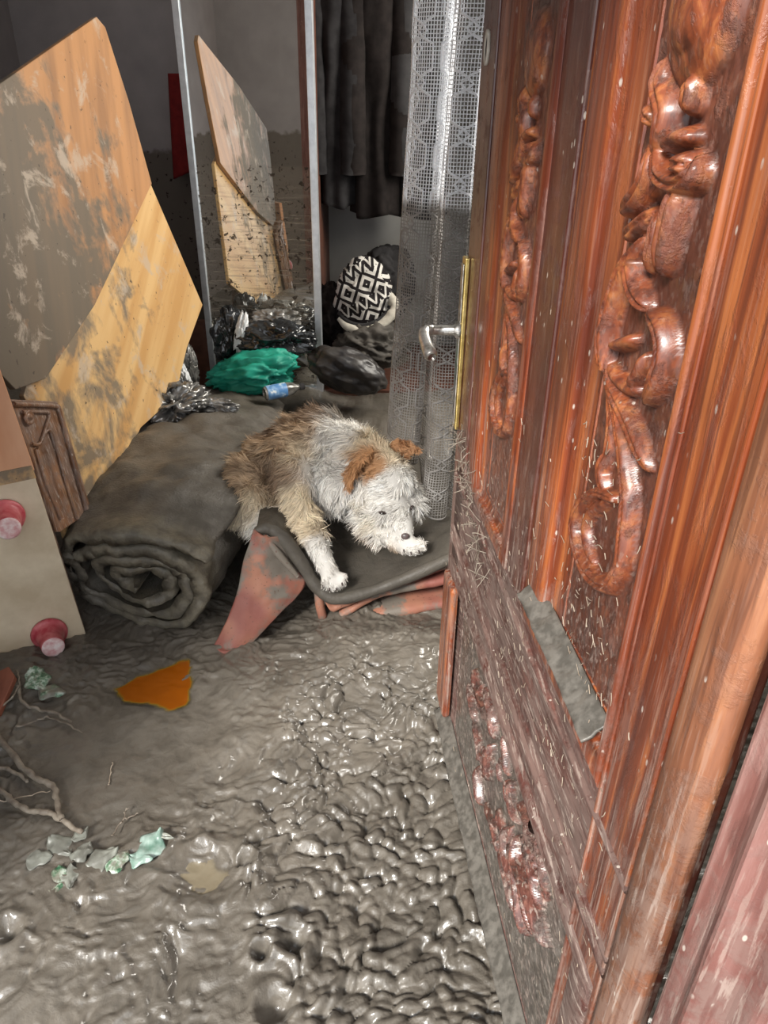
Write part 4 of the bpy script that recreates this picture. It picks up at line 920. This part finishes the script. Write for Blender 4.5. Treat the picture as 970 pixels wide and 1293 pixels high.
for (x, y) in ((409, 744), (417, 748), (426, 747), (433, 741), (511, 699), (520, 702), (530, 700), (538, 694)):
    h = bv.ray_cast(Vector(CAM), Vector(nrm(ray(x-1, y-5))))
    if h[0] is None: continue
    q = np.array(h[0]); d = nrm([.1, -1, -.5]); V, Fc = tube([q, q+d*.006, q+d*.011], [.0028, .0022, .0008], 8); mesh('claw', V, Fc, M_lid, dog)

# ------------------------------------------------------------------ things lying about
import bmesh
def _ico(sub):
    bm = bmesh.new(); bmesh.ops.create_icosphere(bm, subdivisions=sub, radius=1)
    v = np.array([q.co[:] for q in bm.verts]); f = np.array([[q.index for q in g.verts] for g in bm.faces]); bm.free(); return v, f
ICO5 = _ico(5)
def crumple(cx, cy, Y, hw, hh, dep, seed, kind='bag', amp=.25, fr=2.2, rot=0., lift=0., clamp=True):
    """a crumpled heap of cloth or plastic around a pixel at depth Y; returns vertices, faces, base point"""
    c = ony(cx, cy, Y); k = np.linalg.norm(c-CAM)/math.hypot(F, math.hypot(cx-CX, cy-CY)); rx, rz = hw*k, hh*k/.9
    v, f = ICO5; q = v*fr; s = seed
    if kind == 'bag': n = -np.abs(fbm(q[:, 0]+5, q[:, 1], q[:, 2], s=s, o=4, g=.6))*1.2+.35+.22*vn(v[:, 0]*1.2, v[:, 1]*1.2, v[:, 2]*1.2, s=s+9)
    else: n = (1-np.abs(fbm(q[:, 0]*.8+q[:, 2]*1.4, q[:, 1]*2, q[:, 2]*.8-q[:, 0]*.5, s=s, o=3, g=.5)))*.9-.5+.35*vn(v[:, 0]*1.4, v[:, 1]*1.4, v[:, 2]*1.4, s=s+9)
    P = v*(1+amp*n)[:, None]*[rx, dep, rz]
    if rot: a = math.radians(rot); P = P@np.array([[math.cos(a), 0, math.sin(a)], [0, 1, 0], [-math.sin(a), 0, math.cos(a)]])
    P = P+c+[0, 0, lift]
    if clamp: P[:, 2] = np.maximum(P[:, 2], mudh(P[:, 0], P[:, 1])-.01)
    return P, f, (c[0], c[1], float(P[:, 2].min()))
def heap(name, label, cat, mat, *a, **k):
    P, f, o = crumple(*a, **k); return tag(mesh(name, P, f, mat, org=o), label, cat)
heap('green_cloth', 'crumpled teal green cloth heaped at the foot of the mirror', 'cloth', M_green, 320, 472, 3.0, 52, 22, .085, 3, 'cloth', .62, 1.5, rot=8)
heap('plastic_bag', 'glossy black plastic bag standing against the mirror above the green cloth', 'bag', M_bag, 290, 428, 3.12, 21, 33, .05, 11, amp=.5, fr=1.3)
heap('plastic_bag', 'black plastic bag lying low behind the green cloth, in front of the mirror', 'bag', M_bag, 350, 430, 3.08, 46, 22, .07, 17, amp=.45, fr=1.3)
heap('foil_reflection_shape', 'crumpled grey shape standing in for the reflection of the foil, above the black bag before the mirror', 'plastic', M_foild, 347, 402, 3.14, 32, 12, .04, 23, amp=.6, clamp=False, lift=-.01)  # added solid shape imitating the foil's reflection in the mirror
heap('white_bag', 'small piece of white plastic standing beside the glossy black bag', 'bag', M_whitebag, 304, 420, 3.07, 7, 24, .02, 29, amp=.5, rot=-14)
heap('bin_bag', 'bulging dusty black bag lying between the mirror and the curtain', 'bag', M_bagd, 438, 468, 3.02, 54, 25, .085, 31, amp=.16, fr=1.1, rot=-20)
heap('wool_garment', 'muddy grey garment under the patterned knit in the wardrobe', 'clothes', M_grey, 468, 436, 3.30, 40, 26, .12, 37, 'cloth', .4)
heap('black_garment', 'black cloth heap behind the patterned knit in the wardrobe', 'clothes', M_black, 486, 360, 3.62, 34, 40, .11, 41, 'cloth', .35, clamp=False)
heap('dark_knit', 'dark brown knitted sleeve heap beside the mirror frame in the wardrobe', 'clothes', M_coat, 418, 400, 3.42, 22, 36, .10, 43, 'cloth', .4, clamp=False)
heap('white_rag', 'scrap of dirty white plastic beside the edge of the pine board', 'plastic', M_whitebag, 231, 478, 2.98, 9, 26, .03, 47, amp=.5, rot=16)
heap('grey_bag', 'grey plastic crumple at the right edge of the pine board', 'plastic', M_foild, 240, 470, 3.06, 11, 30, .03, 49, amp=.5)
heap('foil_sheet', 'crumpled silver and black foil lying on the rolled carpet', 'foil', M_foil, 220, 512, 2.60, 40, 21, .08, 53, amp=.9, fr=1.3, rot=14, clamp=False, lift=.0)
heap('foil_strip', 'flat twisted strip of dark foil trailing from the silver foil crumple', 'foil', M_foil, 266, 512, 2.62, 32, 8, .03, 57, amp=.7, fr=1.2, rot=-2, clamp=False)
# patterned knit
t = NT('black_and_white_patterned_knit'); co_ = t.node('ShaderNodeTexCoord').outputs['Object']
S_ = t.sep(t.mp(co_, (1, 1, 1), (0, math.radians(28), 0))); 
def tri(v, f): return t.math('ABSOLUTE', t.math('SUBTRACT', t.math('FRACT', t.math('MULTIPLY', v, f)), .5))
dm = t.math('ADD', tri(S_[0], 11.), tri(S_[2], 11.)); rings = t.math('GREATER_THAN', t.math('FRACT', t.math('MULTIPLY', dm, 2.6)), .5)
zig = t.math('GREATER_THAN', t.math('FRACT', t.math('ADD', t.math('MULTIPLY', S_[2], 20.), t.math('MULTIPLY', tri(S_[0], 22.), 2.))), .6)
band = t.math('GREATER_THAN', t.math('FRACT', t.math('MULTIPLY', S_[2], 7.5)), .68)
mk = t.mix(band, rings, zig); dots = t.math('LESS_THAN', t.node('ShaderNodeTexVoronoi', {'Vector': co_, 'Scale': 55.}, feature='F1').outputs[0], .16)
lowz = t.math('LESS_THAN', t.sep(co_)[2], .052); mk = t.mix(lowz, mk, dots)
t.bump(t.noise(co_, 220., 2.), .5, .003); M_isle = t.fin(t.mix(mk, (.018, .015, .016), (.58, .56, .52)), .9, spec=.15)
kn = thing('patterned_knit', ony(465, 410, 3.38), 'black and white patterned knitted jumper with cream lining in the wardrobe', 'clothes')
P, f, o_ = crumple(459, 378, 3.36, 36, 42, .09, 61, 'cloth', .30, 1.5, clamp=False); mesh('knit_body', P, f, M_isle, kn)
lp_ = spline([ony(429, 402, 3.30), ony(440, 413, 3.27), ony(462, 418, 3.26), ony(485, 407, 3.28), ony(498, 388, 3.31), ony(488, 368, 3.34), ony(478, 362, 3.38)], 60)
V, Fc = tube(lp_, np.interp(np.linspace(0, 1, 60), [0, .3, .7, 1], [.014, .020, .024, .014])*(1+.12*vn(np.arange(60)*.4, 0*np.arange(60), s=2)), 16); mesh('fleece_lining', V, Fc, M_cream, kn)
V, Fc = tube(lp_+np.array([-.004, .006, .024]), .009, 12); mesh('knit_hem', V, Fc, M_black, kn)
# bottle
b0 = ony(334, 497, 2.86); b1 = ony(376, 489, 2.93); bl = np.linalg.norm(b1-b0)
bt = thing('bottle', b0-np.array([0, 0, .03]), 'small plastic bottle with a blue label half sunk in the mud behind the dog', 'bottle')
V, Fc = lathe([(.022, 0), (.029, .006), (.029, bl*.70), (.024, bl*.85), (.012, bl*.98), (.012, bl+.012)], b0, b1-b0, 24); mesh('bottle_body', V, Fc, M_foild, bt)
tl = NT('blue_and_white_label'); n_l = tl.noise(tl.pos(), 45., 3.); M_label = tl.fin(tl.ramp(n_l, [(.44, (.10, .25, .52)), (.58, (.26, .44, .68)), (.66, (.75, .80, .84))]), .35)
V, Fc = lathe([(.0296, bl*.05), (.0299, bl*.06), (.0299, bl*.62), (.0296, bl*.63)], b0, b1-b0, 24); mesh('label_band', V, Fc[:-2], M_label, bt)
V, Fc = lathe([(.014, bl+.008), (.014, bl+.026), (.012, bl+.028)], b0, b1-b0, 18); mesh('cap', V, Fc, M_black, bt)
# brown upright wood between the boards and the mirror
q = ony(252, 440, 3.30); V, Fc = box_vf((q[0]-.075, 3.30, .14), (q[0]+.05, 3.325, .50)); o = bevel(mesh('wood_panel', V, Fc, M_rope, smooth=False, org=(q[0], 3.3, .14)), .003); tag(o, 'short reddish brown wood panel standing between the pine board and the mirror', 'board')

# carved cabinet door leaning behind the overturned cupboard
cn = BN; cp = P3+BN*.036
cdoor = thing('cabinet_door', onpl(60, 640, cp, cn), 'small carved dark brown cabinet door with a rosette, leaning behind the pale panel', 'cabinet door')
M_cab = m_wood('carved_brown_cabinet_wood', (.10, .048, .026), (.24, .115, .060), (.40, .22, .12), dirt=.9, coat=.25)
def qpts(px, off=0.): return [onpl(x, y, cp+cn*off, cn) for x, y in px]
V, Fc = hull_prism(qpts([(12, 504), (72, 507), (79, 518), (116, 645), (76, 672), (53, 612)]), cn, .018); bevel(mesh('door_slab', V, Fc, M_cab, cdoor, smooth=False), .003)
def rail_px(px, r, name): V, Fc = tube(spline(qpts(px, .004), 30), r, 8); mesh(name, V, Fc, M_cab, cdoor)
rail_px([(17, 510), (45, 511), (70, 513), (76, 522), (92, 580), (110, 645)], .007, 'edge_moulding')
rail_px([(28, 520), (48, 520), (62, 522), (58, 538), (50, 560), (40, 560)], .005, 'inner_moulding')
rail_px([(50, 560), (64, 545), (84, 610), (98, 655)], .005, 'inner_moulding'); rail_px([(46, 566), (58, 605), (78, 655)], .006, 'inner_moulding')
rc = qpts([(36, 527)], .004)[0]
V, Fc = lathe([(.0, .0), (.020, .0), (.020, .004), (.016, .007), (.012, .004), (.008, .004), (.006, .009), (.0005, .010)], rc, cn, 24); mesh('rosette', V, Fc, M_cab, cdoor)

# overturned cupboard: pale underside with red plastic feet
un = nrm([.50, -.86, .06]); up_ = ony(108, 800, 1.745)
cup = thing('overturned_cupboard', (up_[0]-.05, up_[1], 0.), 'overturned cupboard at the left edge, pale underside with red plastic feet', 'cupboard')
def upts(px, off=0.): return [onpl(x, y, up_+un*off, un) for x, y in px]
M_pale = simple('scuffed_pale_chipboard', (.50, .40, .27), (.66, .56, .41), 9., .6, .25, stretch=(1, 1, 1), det=8.)
M_orn = simple('peach_veneer', (.50, .22, .10), (.72, .42, .26), 5., .4, .15, stretch=(1, 1, .3), det=5.)
pale_px = [(43, 598), (109, 802), (-70, 866), (-100, 620)]
V, Fc = hull_prism(upts(pale_px), un, .018); bevel(mesh('pale_base_panel', V, Fc, M_pale, cup, smooth=False), .002)
V, Fc = hull_prism(upts([(43, 590), (109, 800), (-70, 860), (-100, 620)], -.020), un, .22); bevel(mesh('cupboard_body', V, Fc, M_cab, cup, smooth=False), .003)
V, Fc = hull_prism(upts([(0, 466), (44, 594), (-100, 620), (-130, 500), (-80, 474)], .002), un, .02); bevel(mesh('veneered_side', V, Fc, M_orn, cup, smooth=False), .002)
V, Fc = hull_prism(upts([(40, 588), (46, 604), (-100, 634), (-100, 616)], .005), un, .012); bevel(mesh('edge_strip', V, Fc, M_board2, cup, smooth=False), .002)
for (x, y, dr) in ((62, 799, (.0, 0, -.03)), (6, 652, (.02, 0, -.03))):
    c = upts([(x, y)], .001)[0]; ax = nrm(un+np.array(dr)*1.)
    V, Fc = lathe([(.0485, 0), (.050, .004), (.049, .009), (.044, .012), (.039, .016), (.034, .045), (.031, .070), (.031, .074), (.027, .0745)], c, ax, 28); ft = mesh('foot', V, Fc, M_redpl, cup); ft['label'] = 'red plastic foot'
    V, Fc = lathe([(.030, .0748), (.030, .078), (.025, .0792), (.012, .0788), (.0005, .0786)], c, ax, 24); mesh('foot_end', V, Fc, M_redend, ft)
V, Fc = hull_prism([onz(-30, 868, .03), onz(14, 846, .06), onz(22, 858, .05), onz(2, 905, .01), onz(-30, 915, .01)], np.array([0, .3, -1.]), .018); tag(bevel(mesh('broken_board', V, Fc, M_redwood, smooth=False, org=onz(0, 880)), .002), 'broken reddish board poking out from under the cupboard', 'board')

# ------------------------------------------------------------------ twigs and leaves on the mud
def mp_(x, y, h): 
    p = onz(x, y, 0.); z = float(mudh(p[0], p[1]))+h; return onz(x, y, z)
def twig(name, label, lines, mat=M_twig, parent=None):
    V = []; Fc = []; n = 0
    for pts, r0, r1, h in lines:
        P = spline([mp_(x, y, h+r0) for x, y in pts], 8*len(pts)); k = len(P); i = np.arange(k)
        P = P+.0025*np.stack([vn(i*.6, i*0, s=len(V)+1), vn(i*.6, i*0+3, s=2), vn(i*.6, i*0+7, s=3)], -1)
        R = np.interp(np.linspace(0, 1, k), [0, 1], [r0, r1])*(1+.25*vn(i*.8, i*0+1, s=9)); v, f = tube(P, R, 8)
        V.append(v); Fc += [tuple(int(a)+n for a in g) for g in f]; n += len(v)
    V = np.concatenate(V); return tag(mesh(name, V, Fc, mat, org=tuple(V.mean(0)*[1, 1, 0])), label, 'twig')
twig('muddy_branch', 'forked muddy branch lying at the left edge of the mud above the leaves', [([(-14, 915), (14, 950), (38, 978), (66, 992), (72, 1012), (78, 1036)], .0075, .0060, .008), ([(-14, 985), (8, 1005), (32, 1022), (60, 1026), (82, 1038), (104, 1052)], .0065, .0055, .006), ([(-14, 968), (12, 972), (34, 986)], .005, .004, .006)])
twig('muddy_twig', 'thin grey twig with a fork just below the red foot', [([(24, 868), (28, 886), (48, 896), (68, 900), (90, 912)], .0048, .0030, .006), ([(20, 918), (45, 910), (62, 906), (84, 914), (104, 926)], .0026, .0016, .006)])
twig('bare_twig', 'pale bare twig rising at the left edge beside the variegated leaf', [([(-6, 896), (14, 882), (24, 864), (22, 846)], .0028, .0020, .02), ([(-4, 870), (8, 850)], .002, .0015, .02)])
twig('small_forked_twig', 'small pale forked twig standing over the muddy leaf cluster', [([(141, 1056), (152, 1040), (160, 1033), (174, 1028)], .0018, .0012, .014), ([(157, 1036), (157, 1026), (162, 1020)], .0014, .0010, .016)])
twig('straw_stalk', 'thin straight straw stalk on the smooth mud above the leaf cluster', [([(137, 992), (140, 976), (142, 962)], .0014, .0010, .003)], M_straw)
twig('straw_stalk', 'thin straw stalk lying across the forked branch', [([(0, 1012), (30, 1006), (64, 998)], .0014, .0012, .010)], M_straw)
def leaf(x, y, Lp, ang, wfac, mat, label, seed, lift=.008, curl=.25, tilt=0.):
    c = mp_(x, y, lift); k = .00122*np.linalg.norm(c-CAM)/1.3; L = Lp*k; a = math.radians(ang)
    e1 = np.array([math.cos(a), math.sin(a), tilt]); e1 /= np.linalg.norm(e1); e2 = nrm(np.cross([0, 0, 1.], e1)); e3 = np.cross(e1, e2)
    nu, nv = 26, 15; V = []
    for i in range(nu):
        q = i/(nu-1); w = L*wfac*(math.sin(math.pi*min(1, q*.97+.03)**.75)**.8)*(1+.22*math.sin(q*9.5+seed))
        for j in range(nv):
            v = (j/(nv-1)*2-1); s_ = (q-.5)*L
            h = -curl*L*(v*v*.35)*wfac*2+curl*L*.5*math.sin(q*3.1+seed)*.6+.05*L*float(vn(np.array(q*5), np.array(v*2), s=seed))+.0012*abs(v)**.3
            V.append(c+e1*s_+e2*w*.5*v+e3*h)
    o = mesh('leaf', V, grid_faces(nu, nv), mat, org=tuple(c)); m = o.modifiers.new('solid', 'SOLIDIFY'); m.thickness = .0010
    return tag(o, label, 'leaf', None)
leaf(46, 856, 42, -55, .75, M_leaf, 'green and white variegated leaf just left of the red foot', 2, .03, .2)
leaf(66, 872, 40, -15, .62, M_leaf, 'green and white variegated leaf lying lower, nearest the smooth mud', 5, .02, .2)
leaf(76, 1066, 40, -35, .85, M_leafmud, 'grey muddy leaf at the top left of the leaf cluster', 3)
leaf(104, 1074, 30, 70, .8, M_leafmud, 'small grey muddy leaf second from the left in the cluster', 7)
leaf(101, 1052, 24, 60, .7, M_leafmud, 'muddy leaf at the end of the forked branch', 9, .014)
leaf(129, 1080, 40, 30, .8, M_leafmud, 'pale grey muddy leaf in the middle of the cluster', 11, .012)
leaf(150, 1086, 34, 65, .7, M_leaf, 'dark green leaf showing through mud in the middle of the cluster', 13)
leaf(188, 1064, 44, 60, .85, M_leafteal, 'pale teal green leaf standing at the right of the cluster', 15, .016, .3, .4)
leaf(178, 1082, 32, -10, .7, M_leafteal, 'smaller teal leaf lying under the bright teal leaf', 17)
leaf(205, 1056, 30, -8, .35, M_leafmud, 'narrow grey leaf pointing right out of the cluster', 19, .014)
leaf(71, 1112, 38, -80, .7, M_leaf, 'half buried dark leaf below the cluster, left one', 21, .005, .15)
leaf(88, 1106, 38, -70, .5, M_leafmud, 'half buried grey leaf below the cluster, right one', 23, .006, .2)
leaf(50, 1083, 30, 10, .9, M_leafmud, 'mud coated round leaf at the far left of the cluster', 25, .006, .2)
